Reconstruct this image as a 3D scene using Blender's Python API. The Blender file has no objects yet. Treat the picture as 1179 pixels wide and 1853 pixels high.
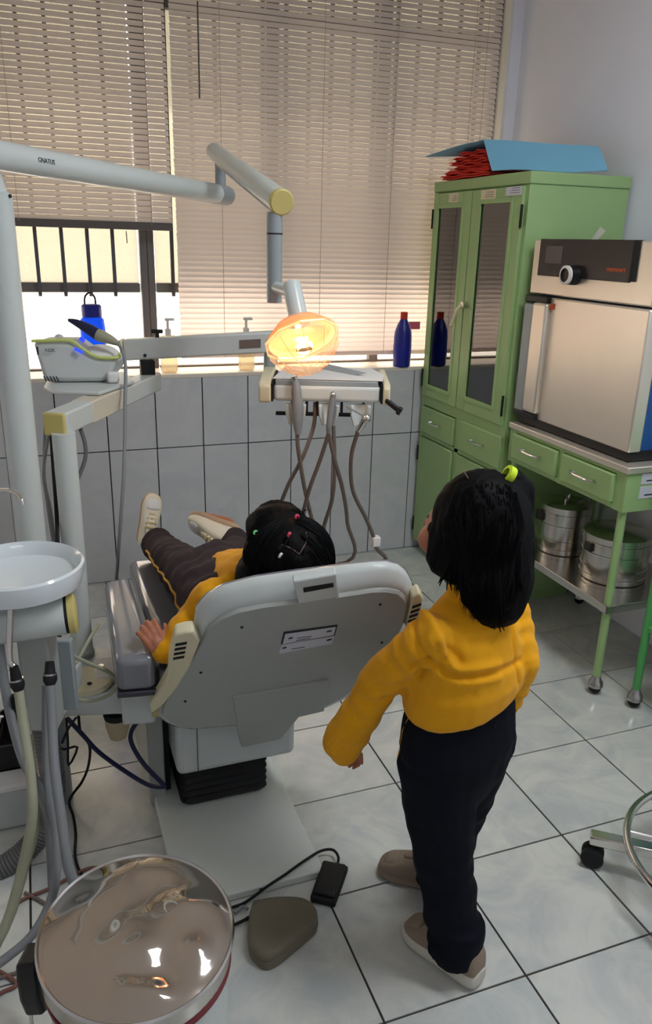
# A dental surgery: a child reclines in the dental chair, a second child stands beside it.
import bpy, bmesh, math, random
from mathutils import Vector as V, Matrix, noise
from mathutils.bvhtree import BVHTree

random.seed(7)
S = bpy.context.scene
COL = S.collection
PI = math.pi
R = math.radians

# ------------------------------------------------------------------ camera
yaw, pitch, roll = 0.3580, 0.3347, 0.0260
fw = V((math.sin(yaw) * math.cos(pitch), math.cos(yaw) * math.cos(pitch), -math.sin(pitch)))
r0 = V((math.cos(yaw), -math.sin(yaw), 0))
u0 = r0.cross(fw)
rx = r0 * math.cos(roll) + u0 * math.sin(roll)
ux = u0 * math.cos(roll) - r0 * math.sin(roll)
cd = bpy.data.cameras.new('camera')
cam = bpy.data.objects.new('camera', cd)
COL.objects.link(cam)
m = Matrix((rx, ux, -fw)).transposed().to_4x4()
m.translation = V((-0.2229, -3.2958, 1.4518))
cam.matrix_world = m
cd.sensor_fit = 'VERTICAL'
cd.sensor_height = 36
cd.lens = 1414.1 * 36 / 1853
cd.clip_start = 0.02
S.camera = cam

# ------------------------------------------------------------------ light
S.view_settings.view_transform = 'Standard'
S.view_settings.look = 'None'
S.view_settings.gamma = 1
S.view_settings.use_curve_mapping = False
S.view_settings.exposure = 0.08
w = bpy.data.worlds.new('sky')
S.world = w
w.use_nodes = True
bg = w.node_tree.nodes['Background']
bg.inputs[0].default_value = (1.0, 0.96, 0.92, 1)
bg.inputs[1].default_value = 4.6

def lamp(name, kind, loc, energy, color, size=None, size_y=None, aim=None):
    l = bpy.data.lights.new(name, kind)
    l.energy = energy
    l.color = color
    o = bpy.data.objects.new(name, l)
    COL.objects.link(o)
    o.location = loc
    if kind == 'AREA':
        l.shape = 'RECTANGLE'
        l.size = size
        l.size_y = size_y
    if aim is not None:
        o.rotation_euler = (V(aim) - V(loc)).to_track_quat('-Z', 'Y').to_euler()
    return o

sun = lamp('sun', 'SUN', (2, 6, 5), 8.0, (1.0, 0.89, 0.78), aim=(1.2, 0, 1.0))
sun.data.angle = R(2)
lamp('ceiling_tube_light_near', 'AREA', (1.10, -2.45, 2.66), 26, (0.89, 0.95, 1.0), 0.22, 1.2, aim=(1.15, -2.55, 0))
lamp('ceiling_tube_light_far', 'AREA', (-0.2, -4.3, 2.66), 2, (0.90, 0.94, 1.0), 1.2, 0.2, aim=(-0.2, -4.3, 0))

# ------------------------------------------------------------------ materials
def lin(c):
    return tuple(((x / 255) / 12.92 if x / 255 <= 0.04045 else ((x / 255 + 0.055) / 1.055) ** 2.4) for x in c)

def mat(name, rgb, rough=0.5, metal=0.0, var=0.06, scale=8.0, bump=0.0, bscale=60.0, coat=0.0, emit=None, estr=0.0, spec=0.5, sheen=0.0, trans=0.0, ior=1.45):
    m = bpy.data.materials.new(name)
    m.use_nodes = True
    nt = m.node_tree
    b = nt.nodes['Principled BSDF']
    c = lin(rgb)
    tc = nt.nodes.new('ShaderNodeTexCoord')
    n = nt.nodes.new('ShaderNodeTexNoise')
    n.inputs['Scale'].default_value = scale
    n.inputs['Detail'].default_value = 4
    nt.links.new(tc.outputs['Object'], n.inputs['Vector'])
    mx = nt.nodes.new('ShaderNodeMix')
    mx.data_type = 'RGBA'
    mx.inputs['A'].default_value = (*[max(0, x * (1 - var)) for x in c], 1)
    mx.inputs['B'].default_value = (*[min(1, x * (1 + var)) for x in c], 1)
    nt.links.new(n.outputs['Fac'], mx.inputs['Factor'])
    nt.links.new(mx.outputs['Result'], b.inputs['Base Color'])
    b.inputs['Roughness'].default_value = rough
    b.inputs['Metallic'].default_value = metal
    b.inputs['Specular IOR Level'].default_value = spec
    b.inputs['Coat Weight'].default_value = coat
    b.inputs['Coat Roughness'].default_value = 0.08
    b.inputs['Sheen Weight'].default_value = sheen
    b.inputs['Transmission Weight'].default_value = trans
    b.inputs['IOR'].default_value = ior
    if emit:
        b.inputs['Emission Color'].default_value = (*lin(emit), 1)
        b.inputs['Emission Strength'].default_value = estr
    if bump:
        n2 = nt.nodes.new('ShaderNodeTexNoise')
        n2.inputs['Scale'].default_value = bscale
        n2.inputs['Detail'].default_value = 3
        nt.links.new(tc.outputs['Object'], n2.inputs['Vector'])
        bp = nt.nodes.new('ShaderNodeBump')
        bp.inputs['Strength'].default_value = bump
        bp.inputs['Distance'].default_value = 0.004
        nt.links.new(n2.outputs['Fac'], bp.inputs['Height'])
        nt.links.new(bp.outputs['Normal'], b.inputs['Normal'])
    return m

def marble(name, rgb, rgb2, rough, coat=0.0):
    m = mat(name, rgb, rough, var=0.02, coat=coat)
    nt = m.node_tree
    b = nt.nodes['Principled BSDF']
    oi = nt.nodes.new('ShaderNodeObjectInfo')
    tc = nt.nodes.new('ShaderNodeTexCoord')
    ad = nt.nodes.new('ShaderNodeVectorMath')
    ad.operation = 'MULTIPLY_ADD'
    ad.inputs[1].default_value = (1, 1, 1)
    cx = nt.nodes.new('ShaderNodeVectorMath')
    cx.operation = 'SCALE'
    cx.inputs['Scale'].default_value = 3.0
    nt.links.new(oi.outputs['Location'], cx.inputs[0])
    nt.links.new(tc.outputs['Object'], ad.inputs[0])
    nt.links.new(cx.outputs[0], ad.inputs[2])
    n = nt.nodes.new('ShaderNodeTexNoise')
    n.inputs['Scale'].default_value = 5
    n.inputs['Detail'].default_value = 7
    n.inputs['Roughness'].default_value = 0.62
    n.inputs['Distortion'].default_value = 1.6
    nt.links.new(ad.outputs[0], n.inputs['Vector'])
    cr = nt.nodes.new('ShaderNodeValToRGB')
    cr.color_ramp.elements[0].position = 0.36
    cr.color_ramp.elements[0].color = (*lin(rgb2), 1)
    cr.color_ramp.elements[1].position = 0.62
    cr.color_ramp.elements[1].color = (*lin(rgb), 1)
    nt.links.new(n.outputs['Fac'], cr.inputs['Fac'])
    nt.links.new(cr.outputs['Color'], b.inputs['Base Color'])
    return m

def translucent(name, rgb, amount, clear=0.0, rough=0.5, bump=0.0, bscale=40):
    """thin sheet: diffuse + translucent, with an optional clear share (frosted glass, slats)"""
    m = bpy.data.materials.new(name)
    m.use_nodes = True
    nt = m.node_tree
    nt.nodes.clear()
    out = nt.nodes.new('ShaderNodeOutputMaterial')
    d = nt.nodes.new('ShaderNodeBsdfPrincipled')
    d.inputs['Base Color'].default_value = (*lin(rgb), 1)
    d.inputs['Roughness'].default_value = rough
    t = nt.nodes.new('ShaderNodeBsdfTranslucent')
    t.inputs['Color'].default_value = (*lin(rgb), 1)
    a = nt.nodes.new('ShaderNodeMixShader')
    a.inputs[0].default_value = amount
    nt.links.new(d.outputs[0], a.inputs[1])
    nt.links.new(t.outputs[0], a.inputs[2])
    last = a
    if bump:
        n = nt.nodes.new('ShaderNodeTexNoise')
        n.inputs['Scale'].default_value = bscale
        bp = nt.nodes.new('ShaderNodeBump')
        bp.inputs['Strength'].default_value = bump
        bp.inputs['Distance'].default_value = 0.01
        nt.links.new(n.outputs['Fac'], bp.inputs['Height'])
        nt.links.new(bp.outputs['Normal'], d.inputs['Normal'])
        nt.links.new(bp.outputs['Normal'], t.inputs['Normal'])
    if clear:
        tr = nt.nodes.new('ShaderNodeBsdfTransparent')
        tr.inputs[0].default_value = (*lin(rgb), 1)
        c = nt.nodes.new('ShaderNodeMixShader')
        c.inputs[0].default_value = clear
        nt.links.new(last.outputs[0], c.inputs[1])
        nt.links.new(tr.outputs[0], c.inputs[2])
        last = c
    nt.links.new(last.outputs[0], out.inputs[0])
    return m

def clear_mat(name, rgb, gloss=0.18, rough=0.03):
    """thin clear plastic or glass sheet: see-through with a glossy reflection"""
    m = bpy.data.materials.new(name)
    m.use_nodes = True
    nt = m.node_tree
    nt.nodes.clear()
    out = nt.nodes.new('ShaderNodeOutputMaterial')
    tr = nt.nodes.new('ShaderNodeBsdfTransparent')
    tr.inputs[0].default_value = (*lin(rgb), 1)
    g = nt.nodes.new('ShaderNodeBsdfGlossy')
    g.inputs['Roughness'].default_value = rough
    lw = nt.nodes.new('ShaderNodeLayerWeight')
    lw.inputs['Blend'].default_value = gloss
    mx = nt.nodes.new('ShaderNodeMixShader')
    nt.links.new(lw.outputs['Fresnel'], mx.inputs[0])
    nt.links.new(tr.outputs[0], mx.inputs[1])
    nt.links.new(g.outputs[0], mx.inputs[2])
    nt.links.new(mx.outputs[0], out.inputs[0])
    return m

M = dict(
    frostlow=translucent('frosted_glass_low', (250, 246, 240), 0.88, 0.08, 0.3, 0.4, 55),
    wall=mat('wall_paint', (242, 242, 250), 0.7, var=0.02, bump=0.05, bscale=120),
    white=mat('white_paint', (232, 231, 228), 0.6),
    ceil=mat('ceiling_paint', (244, 240, 234), 0.8),
    grout=mat('grout', (58, 50, 45), 0.9),
    tile=marble('wall_tile', (205, 205, 206), (196, 197, 199), 0.28),
    floor=marble('floor_tile', (208, 208, 200), (184, 188, 186), 0.17, coat=0.15),
    sill=mat('sill_stone', (226, 216, 202), 0.45),
    steel=mat('painted_window_steel', (112, 106, 102), 0.5),
    bars=mat('dark_bars', (86, 86, 90), 0.5),
    frost=translucent('frosted_glass', (192, 189, 178), 0.80, 0.14, 0.3, 0.5, 55),
    slat=translucent('blind_slat', (226, 215, 210), 0.46, 0.0, 0.45),
    rail=mat('blind_rail', (92, 84, 80), 0.5),
    cord=mat('blind_cord', (176, 160, 142), 0.8),
    conc=mat('concrete', (190, 184, 172), 0.9),
    green=mat('green_enamel', (152, 182, 122), 0.38, var=0.08, scale=3, bump=0.04, bscale=30),
    green2=mat('green_enamel_bright', (82, 160, 88), 0.4, var=0.08),
    inside=mat('cabinet_inside', (74, 78, 70), 0.7),
    glass=clear_mat('cabinet_glass', (168, 156, 146), 0.62, 0.02),
    chrome=mat('chrome', (215, 212, 208), 0.16, 1.0, var=0.03),
    inox=mat('stainless_steel', (200, 196, 190), 0.22, 1.0, var=0.05),
    inoxf=mat('brushed_oven_steel', (226, 216, 202), 0.36, 0.75, var=0.03, bump=0.03, bscale=200),
    mirror=mat('polished_lid', (196, 186, 178), 0.07, 1.0, var=0.03),
    black=mat('black_plastic', (20, 20, 22), 0.45),
    rubber=mat('black_rubber', (16, 16, 17), 0.7),
    panel=mat('dark_display_panel', (46, 38, 36), 0.25),
    blue=mat('blue_enamel', (30, 78, 140), 0.4),
    paper=mat('paper', (222, 220, 216), 0.8),
    label=mat('sticker_paper', (205, 206, 214), 0.5),
    labelw=mat('yellowed_label', (218, 206, 176), 0.7),
    ink=mat('ink', (40, 40, 48), 0.7),
    orange=mat('orange_print', (210, 90, 40), 0.6),
    plastic=mat('grey_white_plastic', (200, 205, 202), 0.34, var=0.04, scale=4),
    plasticd=mat('grey_plastic_shell', (166, 169, 164), 0.34, var=0.06, scale=5, bump=0.02, bscale=40),
    cream=mat('cream_plastic', (222, 212, 178), 0.4, var=0.05),
    yellowed=mat('yellowed_plastic', (206, 190, 118), 0.45, var=0.08),
    pipe=mat('enamelled_pipe', (206, 212, 208), 0.25, var=0.03),
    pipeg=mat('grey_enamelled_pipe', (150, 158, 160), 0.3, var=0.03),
    vinyl=mat('grey_vinyl', (124, 124, 130), 0.16, var=0.05, coat=0.5, bump=0.06, bscale=14),
    vinyld=mat('dark_vinyl', (64, 64, 76), 0.25, coat=0.4),
    porcelain=mat('porcelain', (224, 232, 234), 0.12, coat=0.4, var=0.01),
    hosegrey=mat('grey_hose', (128, 130, 132), 0.5),
    hosegreen=mat('yellowed_hose', (158, 158, 134), 0.5),
    hosebrown=mat('brown_grey_hose', (112, 98, 90), 0.5),
    hosedark=mat('corrugated_hose', (96, 94, 94), 0.55),
    redcable=mat('red_brown_cable', (118, 76, 66), 0.6),
    pump=translucent('clear_bottle', (236, 226, 204), 0.6, 0.45, 0.2),
    bluep=translucent('blue_water_bottle', (58, 128, 236), 0.5, 0.4, 0.12),
    bluecap=mat('blue_cap', (20, 30, 140), 0.4),
    blueb=mat('blue_bottle', (24, 34, 130), 0.35),
    redcap=mat('red_cap', (190, 50, 30), 0.4),
    navy=mat('navy_sleeve', (22, 28, 66), 0.45),
    lime=mat('lime_trim', (204, 218, 120), 0.4),
    led=mat('blue_light', (40, 70, 230), 0.4, emit=(40, 70, 240), estr=1.2),
    gled=mat('green_light', (90, 230, 60), 0.4, emit=(70, 235, 40), estr=2.5),
    red=mat('red_card', (244, 72, 56), 0.7, var=0.12, scale=20),
    bluecard=mat('light_blue_card', (120, 178, 206), 0.7, var=0.04),
    pink=mat('pink_tag', (190, 80, 110), 0.6),
    lampglass=translucent('lamp_shield', (255, 240, 224), 0.5, 0.86, 0.08),
    lampref=translucent('amber_reflector', (253, 218, 178), 0.26, 0.34, 0.15),
    shieldedge=translucent('shield_edge', (255, 226, 196), 0.5, 0.35, 0.1),
    covercream=mat('beam_cover_plastic', (212, 204, 184), 0.4),
    bulb=mat('bulb', (255, 230, 170), 0.3, emit=(255, 222, 160), estr=6),
    tube=mat('tube_diffuser', (245, 248, 250), 0.4, emit=(240, 246, 255), estr=3.0),
    skin=mat('skin', (176, 112, 84), 0.5, var=0.05),
    skind=mat('skin_shaded', (150, 96, 74), 0.5, var=0.05),
    hair=mat('black_hair', (7, 6, 7), 0.6, var=0.3, scale=50, spec=0.10),
    part=mat('scalp', (120, 96, 86), 0.6),
    yellow=mat('yellow_knit', (228, 160, 22), 0.9, var=0.06, scale=30, bump=0.15, bscale=420, sheen=0.1, spec=0.2),
    navycloth=mat('black_navy_cloth', (15, 17, 26), 0.85, var=0.15, scale=20, spec=0.15),
    greycloth=mat('dark_brown_cloth', (58, 48, 50), 0.85, var=0.12, scale=12, spec=0.2),
    goldline=mat('gold_piping', (206, 150, 50), 0.7),
    shoe=mat('worn_cream_leather', (232, 224, 202), 0.6, var=0.08, scale=18),
    shoeb=mat('worn_taupe_leather', (142, 124, 106), 0.65, var=0.12, scale=16),
    sole=mat('sole_rubber', (206, 200, 186), 0.65, var=0.08, scale=25),
    solein=mat('sole_band', (190, 160, 130), 0.65),
    lace=mat('lace', (208, 190, 140), 0.8),
    limeband=mat('lime_band', (200, 225, 40), 0.6),
    pinkband=mat('pink_band', (215, 70, 96), 0.6),
    greenband=mat('green_band', (110, 210, 120), 0.6),
    whiteband=mat('white_band', (226, 220, 214), 0.6),
    pedal=mat('worn_olive_pedal', (112, 104, 86), 0.6, var=0.1, scale=20, bump=0.08, bscale=90),
    basep=mat('base_plate', (216, 220, 212), 0.35, var=0.05),
    caster=mat('caster_cap', (190, 186, 182), 0.25, 1.0),
)

# ------------------------------------------------------------------ mesh tools
def catmull(pts, k=8):
    pts = [V(p) for p in pts]
    if len(pts) < 3:
        return pts
    out = []
    e = [pts[0] * 2 - pts[1]] + pts + [pts[-1] * 2 - pts[-2]]
    for i in range(1, len(e) - 2):
        a, b, c, d = e[i - 1], e[i], e[i + 1], e[i + 2]
        for j in range(k):
            t = j / k
            out.append(0.5 * ((2 * b) + (c - a) * t + (2 * a - 5 * b + 4 * c - d) * t * t + (3 * b - a - 3 * c + d) * t ** 3))
    out.append(pts[-1])
    return out

def frames(pts):
    n = len(pts)
    T = [(pts[min(i + 1, n - 1)] - pts[max(i - 1, 0)]).normalized() for i in range(n)]
    a = V((0, 0, 1)) if abs(T[0].z) < 0.9 else V((1, 0, 0))
    N = [(a - T[0] * a.dot(T[0])).normalized()]
    for i in range(1, n):
        v = N[-1] - T[i] * N[-1].dot(T[i])
        N.append(v.normalized() if v.length > 1e-6 else N[-1])
    return T, N

class MB:
    def __init__(self):
        self.v, self.f = [], []
    def add(self, vs, fs):
        b = len(self.v)
        self.v += [V(p) for p in vs]
        self.f += [tuple(b + i for i in q) for q in fs]
        return self
    def box(self, lo, hi, rot=None, pivot=None):
        (x0, y0, z0), (x1, y1, z1) = lo, hi
        vs = [V((x, y, z)) for z in (z0, z1) for y in (y0, y1) for x in (x0, x1)]
        if rot is not None:
            c = V(pivot) if pivot else (V(lo) + V(hi)) / 2
            vs = [rot @ (p - c) + c for p in vs]
        return self.add(vs, [(0, 2, 3, 1), (4, 5, 7, 6), (0, 1, 5, 4), (2, 6, 7, 3), (0, 4, 6, 2), (1, 3, 7, 5)])
    def rings(self, rs, cap=True):
        n = len(rs[0])
        vs = [p for r in rs for p in r]
        fs = []
        for i in range(len(rs) - 1):
            for j in range(n):
                k = (j + 1) % n
                fs.append((i * n + j, i * n + k, (i + 1) * n + k, (i + 1) * n + j))
        if cap:
            fs.append(tuple(range(n))[::-1])
            fs.append(tuple((len(rs) - 1) * n + j for j in range(n)))
        return self.add(vs, fs)
    def tube(self, pts, r, n=10, k=6, cap=True):
        p = catmull(pts, k)
        T, N = frames(p)
        rr = r if isinstance(r, (list, tuple)) else None
        rs = []
        for i, c in enumerate(p):
            if rr:
                x = i / (len(p) - 1) * (len(rr) - 1)
                a = min(int(x), len(rr) - 2)
                q = rr[a] + (rr[a + 1] - rr[a]) * (x - a)
            else:
                q = r
            b = T[i].cross(N[i])
            rs.append([c + (N[i] * math.cos(2 * PI * j / n) + b * math.sin(2 * PI * j / n)) * q for j in range(n)])
        return self.rings(rs, cap)
    def cyl(self, a, b, r0, r1=None, n=24):
        return self.tube([a, b], [r0, r1 if r1 is not None else r0], n)
    def lathe(self, prof, o=(0, 0, 0), axis=(0, 0, 1), n=32, closed=False):
        ax = V(axis).normalized()
        t = V((1, 0, 0)) if abs(ax.x) < 0.9 else V((0, 1, 0))
        e1 = (t - ax * t.dot(ax)).normalized()
        e2 = ax.cross(e1)
        rs = [[V(o) + ax * z + (e1 * math.cos(2 * PI * j / n) + e2 * math.sin(2 * PI * j / n)) * max(r, 1e-5) for j in range(n)] for r, z in prof]
        return self.rings(rs, not closed)
    def prism(self, outline, off):
        a = [V(p) for p in outline]
        b = [p + V(off) for p in a]
        n = len(a)
        return self.add(a + b, [tuple(range(n))[::-1], tuple(range(n, 2 * n))] + [(i, (i + 1) % n, n + (i + 1) % n, n + i) for i in range(n)])
    def quad(self, a, b, c, d, t):
        return self.prism([a, b, c, d], t)
    def sphere(self, c, r, n=16, m=10, rot=None):
        c = V(c)
        r = V(r) if isinstance(r, (tuple, list, V)) else V((r, r, r))
        rs = []
        for i in range(m + 1):
            th = PI * (0.002 + 0.996 * i / m)
            ring = []
            for j in range(n):
                p = V((r.x * math.sin(th) * math.cos(2 * PI * j / n), r.y * math.sin(th) * math.sin(2 * PI * j / n), -r.z * math.cos(th)))
                ring.append(c + (rot @ p if rot is not None else p))
            rs.append(ring)
        return self.rings(rs)
    def cap(self, a, b, r0, r1, n=12):
        """a limb: tapered, with rounded ends"""
        a, b = V(a), V(b)
        d = (b - a).normalized()
        pts = [(a - d * r0 * 0.95, r0 * 0.25), (a - d * r0 * 0.6, r0 * 0.8), (a, r0), (b, r1), (b + d * r1 * 0.6, r1 * 0.8), (b + d * r1 * 0.95, r1 * 0.25)]
        T = d
        t = V((0, 0, 1)) if abs(d.z) < 0.9 else V((1, 0, 0))
        e1 = (t - d * t.dot(d)).normalized()
        e2 = d.cross(e1)
        return self.rings([[p + (e1 * math.cos(2 * PI * j / n) + e2 * math.sin(2 * PI * j / n)) * r for j in range(n)] for p, r in pts])
    def limb(self, pts, rs, n=12):
        for i in range(len(pts) - 1):
            self.cap(pts[i], pts[i + 1], rs[i], rs[i + 1], n)
        return self
    def mesh(self, name, o=V((0, 0, 0)), sharp=40):
        me = bpy.data.meshes.new(name)
        me.from_pydata([tuple(p - o) for p in self.v], [], self.f)
        bm = bmesh.new()
        bm.from_mesh(me)
        bmesh.ops.recalc_face_normals(bm, faces=bm.faces)
        bm.to_mesh(me)
        bm.free()
        me.polygons.foreach_set('use_smooth', [True] * len(me.polygons))
        me.set_sharp_from_angle(angle=R(sharp))
        return me
    def build(self, name, material, parent=None, bevel=0.0, seg=2, sub=0, label=None, loc=None, sharp=40):
        if parent is not None:
            o0 = origin(parent)
        else:
            o0 = V(loc) if loc is not None else V((0, 0, 0))
        me = self.mesh(name, o0, sharp)
        return link(name, me, material, parent, None if parent else o0, bevel, seg, sub, label)

def origin(o):
    p = V((0, 0, 0))
    while o is not None:
        p += o.location
        o = o.parent
    return p

def link(name, me, material, parent=None, loc=None, bevel=0.0, seg=2, sub=0, label=None):
    o = bpy.data.objects.new(name, me)
    COL.objects.link(o)
    if material is not None and hasattr(me, 'materials') and len(me.materials) == 0:
        me.materials.append(material)
    if parent is not None:
        o.parent = parent
    elif loc is not None:
        o.location = loc
    if bevel:
        b = o.modifiers.new('bevel', 'BEVEL')
        b.width = bevel
        b.segments = seg
        b.limit_method = 'ANGLE'
        b.angle_limit = R(35)
    if sub:
        s = o.modifiers.new('subdivision', 'SUBSURF')
        s.levels = s.render_levels = sub
    if label:
        o['label'] = label
    return o

def tag(o, label=None, cat=None, group=None, kind=None):
    if label: o['label'] = label
    if cat: o['category'] = cat
    if group: o['group'] = group
    if kind: o['kind'] = kind
    return o

def thing(name, loc, label, cat, group=None):
    o = bpy.data.objects.new(name, None)
    COL.objects.link(o)
    o.location = loc
    o.empty_display_size = 0.05
    return tag(o, label, cat, group)

def struct(name, mb, material, parent=None, **k):
    o = mb.build(name, material, parent, **k)
    o['kind'] = 'structure'
    return o

def tree_of(o):
    return BVHTree.FromPolygons([v.co + origin(o) for v in o.data.vertices], [tuple(p.vertices) for p in o.data.polygons])

def blob(name, mb, voxel, material, parent, smooth=6, disp=None, label=None, prep=None):
    """fuse overlapping closed shapes into one continuous surface"""
    o0 = origin(parent)
    me = mb.mesh(name + '_raw', o0)
    o = bpy.data.objects.new(name, me)
    COL.objects.link(o)
    r = o.modifiers.new('fuse', 'REMESH')
    r.mode = 'VOXEL'
    r.voxel_size = voxel
    s = o.modifiers.new('smooth', 'SMOOTH')
    s.iterations = smooth
    s.factor = 0.5
    dg = bpy.context.evaluated_depsgraph_get()
    me2 = bpy.data.meshes.new_from_object(o.evaluated_get(dg))
    bpy.data.objects.remove(o)
    if prep:
        prep(BVHTree.FromPolygons([v.co + o0 for v in me2.vertices], [tuple(p.vertices) for p in me2.polygons]))
    if disp:
        nrm = [v.normal.copy() for v in me2.vertices]
        for v, n in zip(me2.vertices, nrm):
            v.co += n * disp(v.co + o0, n)
        me2.update()
    me2.polygons.foreach_set('use_smooth', [True] * len(me2.polygons))
    me2.materials.clear()
    me2.materials.append(material)
    me2.name = name
    return link(name, me2, material, parent, None, label=label)

def text(name, body, size, mtx, material, parent, extrude=0.0004):
    c = bpy.data.curves.new(name, 'FONT')
    c.body = body
    c.size = size
    c.extrude = extrude
    c.align_x = 'CENTER'
    c.align_y = 'CENTER'
    c.materials.append(material)
    t_ = bpy.data.objects.new(name, c)
    COL.objects.link(t_)
    me = bpy.data.meshes.new_from_object(t_.evaluated_get(bpy.context.evaluated_depsgraph_get()))
    bpy.data.objects.remove(t_)
    me.name = name
    o = link(name, me, material, parent)
    mm = mtx.copy()
    mm.translation -= origin(parent)
    o.matrix_local = mm
    return o

def basis(loc, xa, ya):
    x = V(xa).normalized()
    y = (V(ya) - x * x.dot(V(ya))).normalized()
    z = x.cross(y)
    m = Matrix((x, y, z)).transposed().to_4x4()
    m.translation = V(loc)
    return m

def copies(o, parent=None):
    c = o.copy()
    COL.objects.link(c)
    if parent is not None:
        c.parent = parent
    for ch in o.children:
        copies(ch, c)
    return c

# ------------------------------------------------------------------ the room
XL, XR, YB, YF, ZC = -2.3, 1.92, 0.12, -5.2, 2.75
G = 0.3253                                   # floor tile pitch
FX, FY = 0.6287, -2.2927                     # one floor joint crossing
mb = MB().box((XL, YF, -0.06), (XR, 0.3, -0.004))
floor = struct('floor', mb, M['grout'])
tm = MB().box((0.0026, 0.0026, -0.012), (G - 0.0026, G - 0.0026, 0.0)).mesh('tile')
first = True
i0, i1 = math.floor((XL - FX) / G), math.ceil((XR - FX) / G)
j0, j1 = math.floor((YF - FY) / G), math.ceil((0 - FY) / G)
for i in range(i0, i1):
    for j in range(j0, j1):
        x0, y0 = FX + i * G, FY + j * G
        if x0 + G < XL or y0 + G < YF or x0 > XR or y0 > 0:
            continue
        if x0 < XL or y0 < YF or x0 + G > XR or y0 + G > 0:
            me = MB().box((max(x0, XL) - x0 + 0.002, max(y0, YF) - y0 + 0.002, -0.012), (min(x0 + G, XR) - x0 - 0.002, min(y0 + G, 0) - y0 - 0.002, 0.0)).mesh('tile')
        else:
            me = tm
        o = link('tile', me, M['floor'], floor)
        o.location = (x0, y0, random.uniform(-0.0006, 0.0003))

struct('ceiling', MB().box((XL, YF, ZC), (XR, 0.3, ZC + 0.1)), M['ceil'])
struct('wall_right', MB().box((XR, YF, -0.06), (XR + 0.12, 0.3, ZC + 0.1)), M['wall'])
struct('wall_left', MB().box((XL - 0.12, YF, -0.06), (XL, 0.3, ZC + 0.1)), M['wall'])
struct('wall_front', MB().box((XL, YF - 0.12, -0.06), (XR, YF, ZC + 0.1)), M['wall'])
# parapet under the window, tiled 20 x 30 cm
wall = struct('wall_back', MB().box((XL, 0.004, -0.06), (XR, 0.24, 0.886)), M['grout'])
wt = MB().box((0.0025, -0.004, 0.0025), (0.1975, 0.01, 0.2975)).mesh('tile')
for r in range(3):
    for c in range(-10, 12):
        x0 = -0.3686 + 0.2 * c
        z0 = 0.3 * r - 0.008
        if x0 + 0.2 < XL or x0 > XR - 0.01:
            continue
        if x0 < XL or x0 + 0.2 > XR:
            me = MB().box((max(0.0012, XL - x0 + 0.001), -0.004, 0.0012), (min(0.1988, XR - x0 - 0.001), 0.01, 0.2988)).mesh('tile')
        else:
            me = wt
        o = link('tile', me, M['tile'], wall)
        o.location = (x0, random.uniform(-0.0008, 0.0008), max(z0, 0))
struct('trim_1', MB().box((XL, -0.006, 0.888), (XR, 0.24, 0.906)), M['sill'], bevel=0.004, label='pale stone window sill')
# upper wall: pier beside the corner and lintel
WR = 1.862                                    # right reveal of the window
struct('wall_pier', MB().box((WR, YB, 0.906), (XR, 0.26, ZC)), M['wall'])
struct('wall_lintel', MB().box((XL, YB, 2.64), (WR, 0.26, ZC)), M['white'])
struct('trim_2', MB().box((WR - 0.012, YB - 0.004, 0.906), (WR + 0.003, 0.26, 2.64)), M['white'], label='white window reveal beside the grey corner pier')

# ------------------------------------------------------------------ windows behind the blinds
YW = 0.20
def window(name, xs, label):
    """xs: mullion centres; steel frame, frosted panes, security bars"""
    o = bpy.data.objects.new(name, None)
    COL.objects.link(o)
    o.location = (xs[0], YW, 0.906)
    tag(o, label, kind='structure')
    for k, x in enumerate(xs):
        h = 0.022 if 0 < k < len(xs) - 1 else 0.0145
        MB().box((x - h, YW - 0.02, 0.906), (x + h, YW + 0.03, 2.64)).build('mullion', M['steel'], o, bevel=0.003)
    for z, h in ((0.910, 0.004), (1.243, 0.019), (2.30, 0.02), (2.625, 0.015)):
        for a, b in zip(xs, xs[1:]):
            MB().box((a + 0.02, YW - 0.018, z - h), (b - 0.02, YW + 0.028, z + h)).build('transom', M['steel'], o, bevel=0.003)
    for a, b in zip(xs, xs[1:]):
        for z0, z1 in ((0.914, 1.224), (1.262, 2.28), (2.32, 2.61)):
            MB().box((a + 0.02, YW + 0.012, z0), (b - 0.02, YW + 0.013, z1)).build('pane', M['frostlow' if z0 < 1 else 'frost'], o)
    x = xs[0] + (0.0485 if xs[0] < 0 else 0.085)
    while x < xs[-1] - 0.03:
        if all(abs(x - q) > 0.03 for q in xs):
            MB().box((x - 0.007, YW - 0.045, 1.21), (x + 0.007, YW - 0.031, 2.6)).build('grille_bar', M['bars'], o)
        x += 0.0985
    return o
window('window_1', [-2.2, -1.70, -1.22, -0.74, -0.292, 0.238], 'steel window of frosted panes and dark bars behind the shorter left blind')
window('window_2', [0.268, 0.80, 1.30, 1.84], 'steel window of frosted panes behind the long right blind')

# the street side: a sunlit yard wall and an unseen eave added to shade the upper blinds
struct('exterior_ground', MB().box((-9, 0.3, -0.9), (9, 12, -0.8)), M['conc'], label='concrete yard outside the window')
struct('exterior_shade_eave', MB().box((-5, 0.26, 2.75), (5, 1.45, 2.9)), M['conc'], label='unseen concrete eave added outside to shade the upper window')

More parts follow.
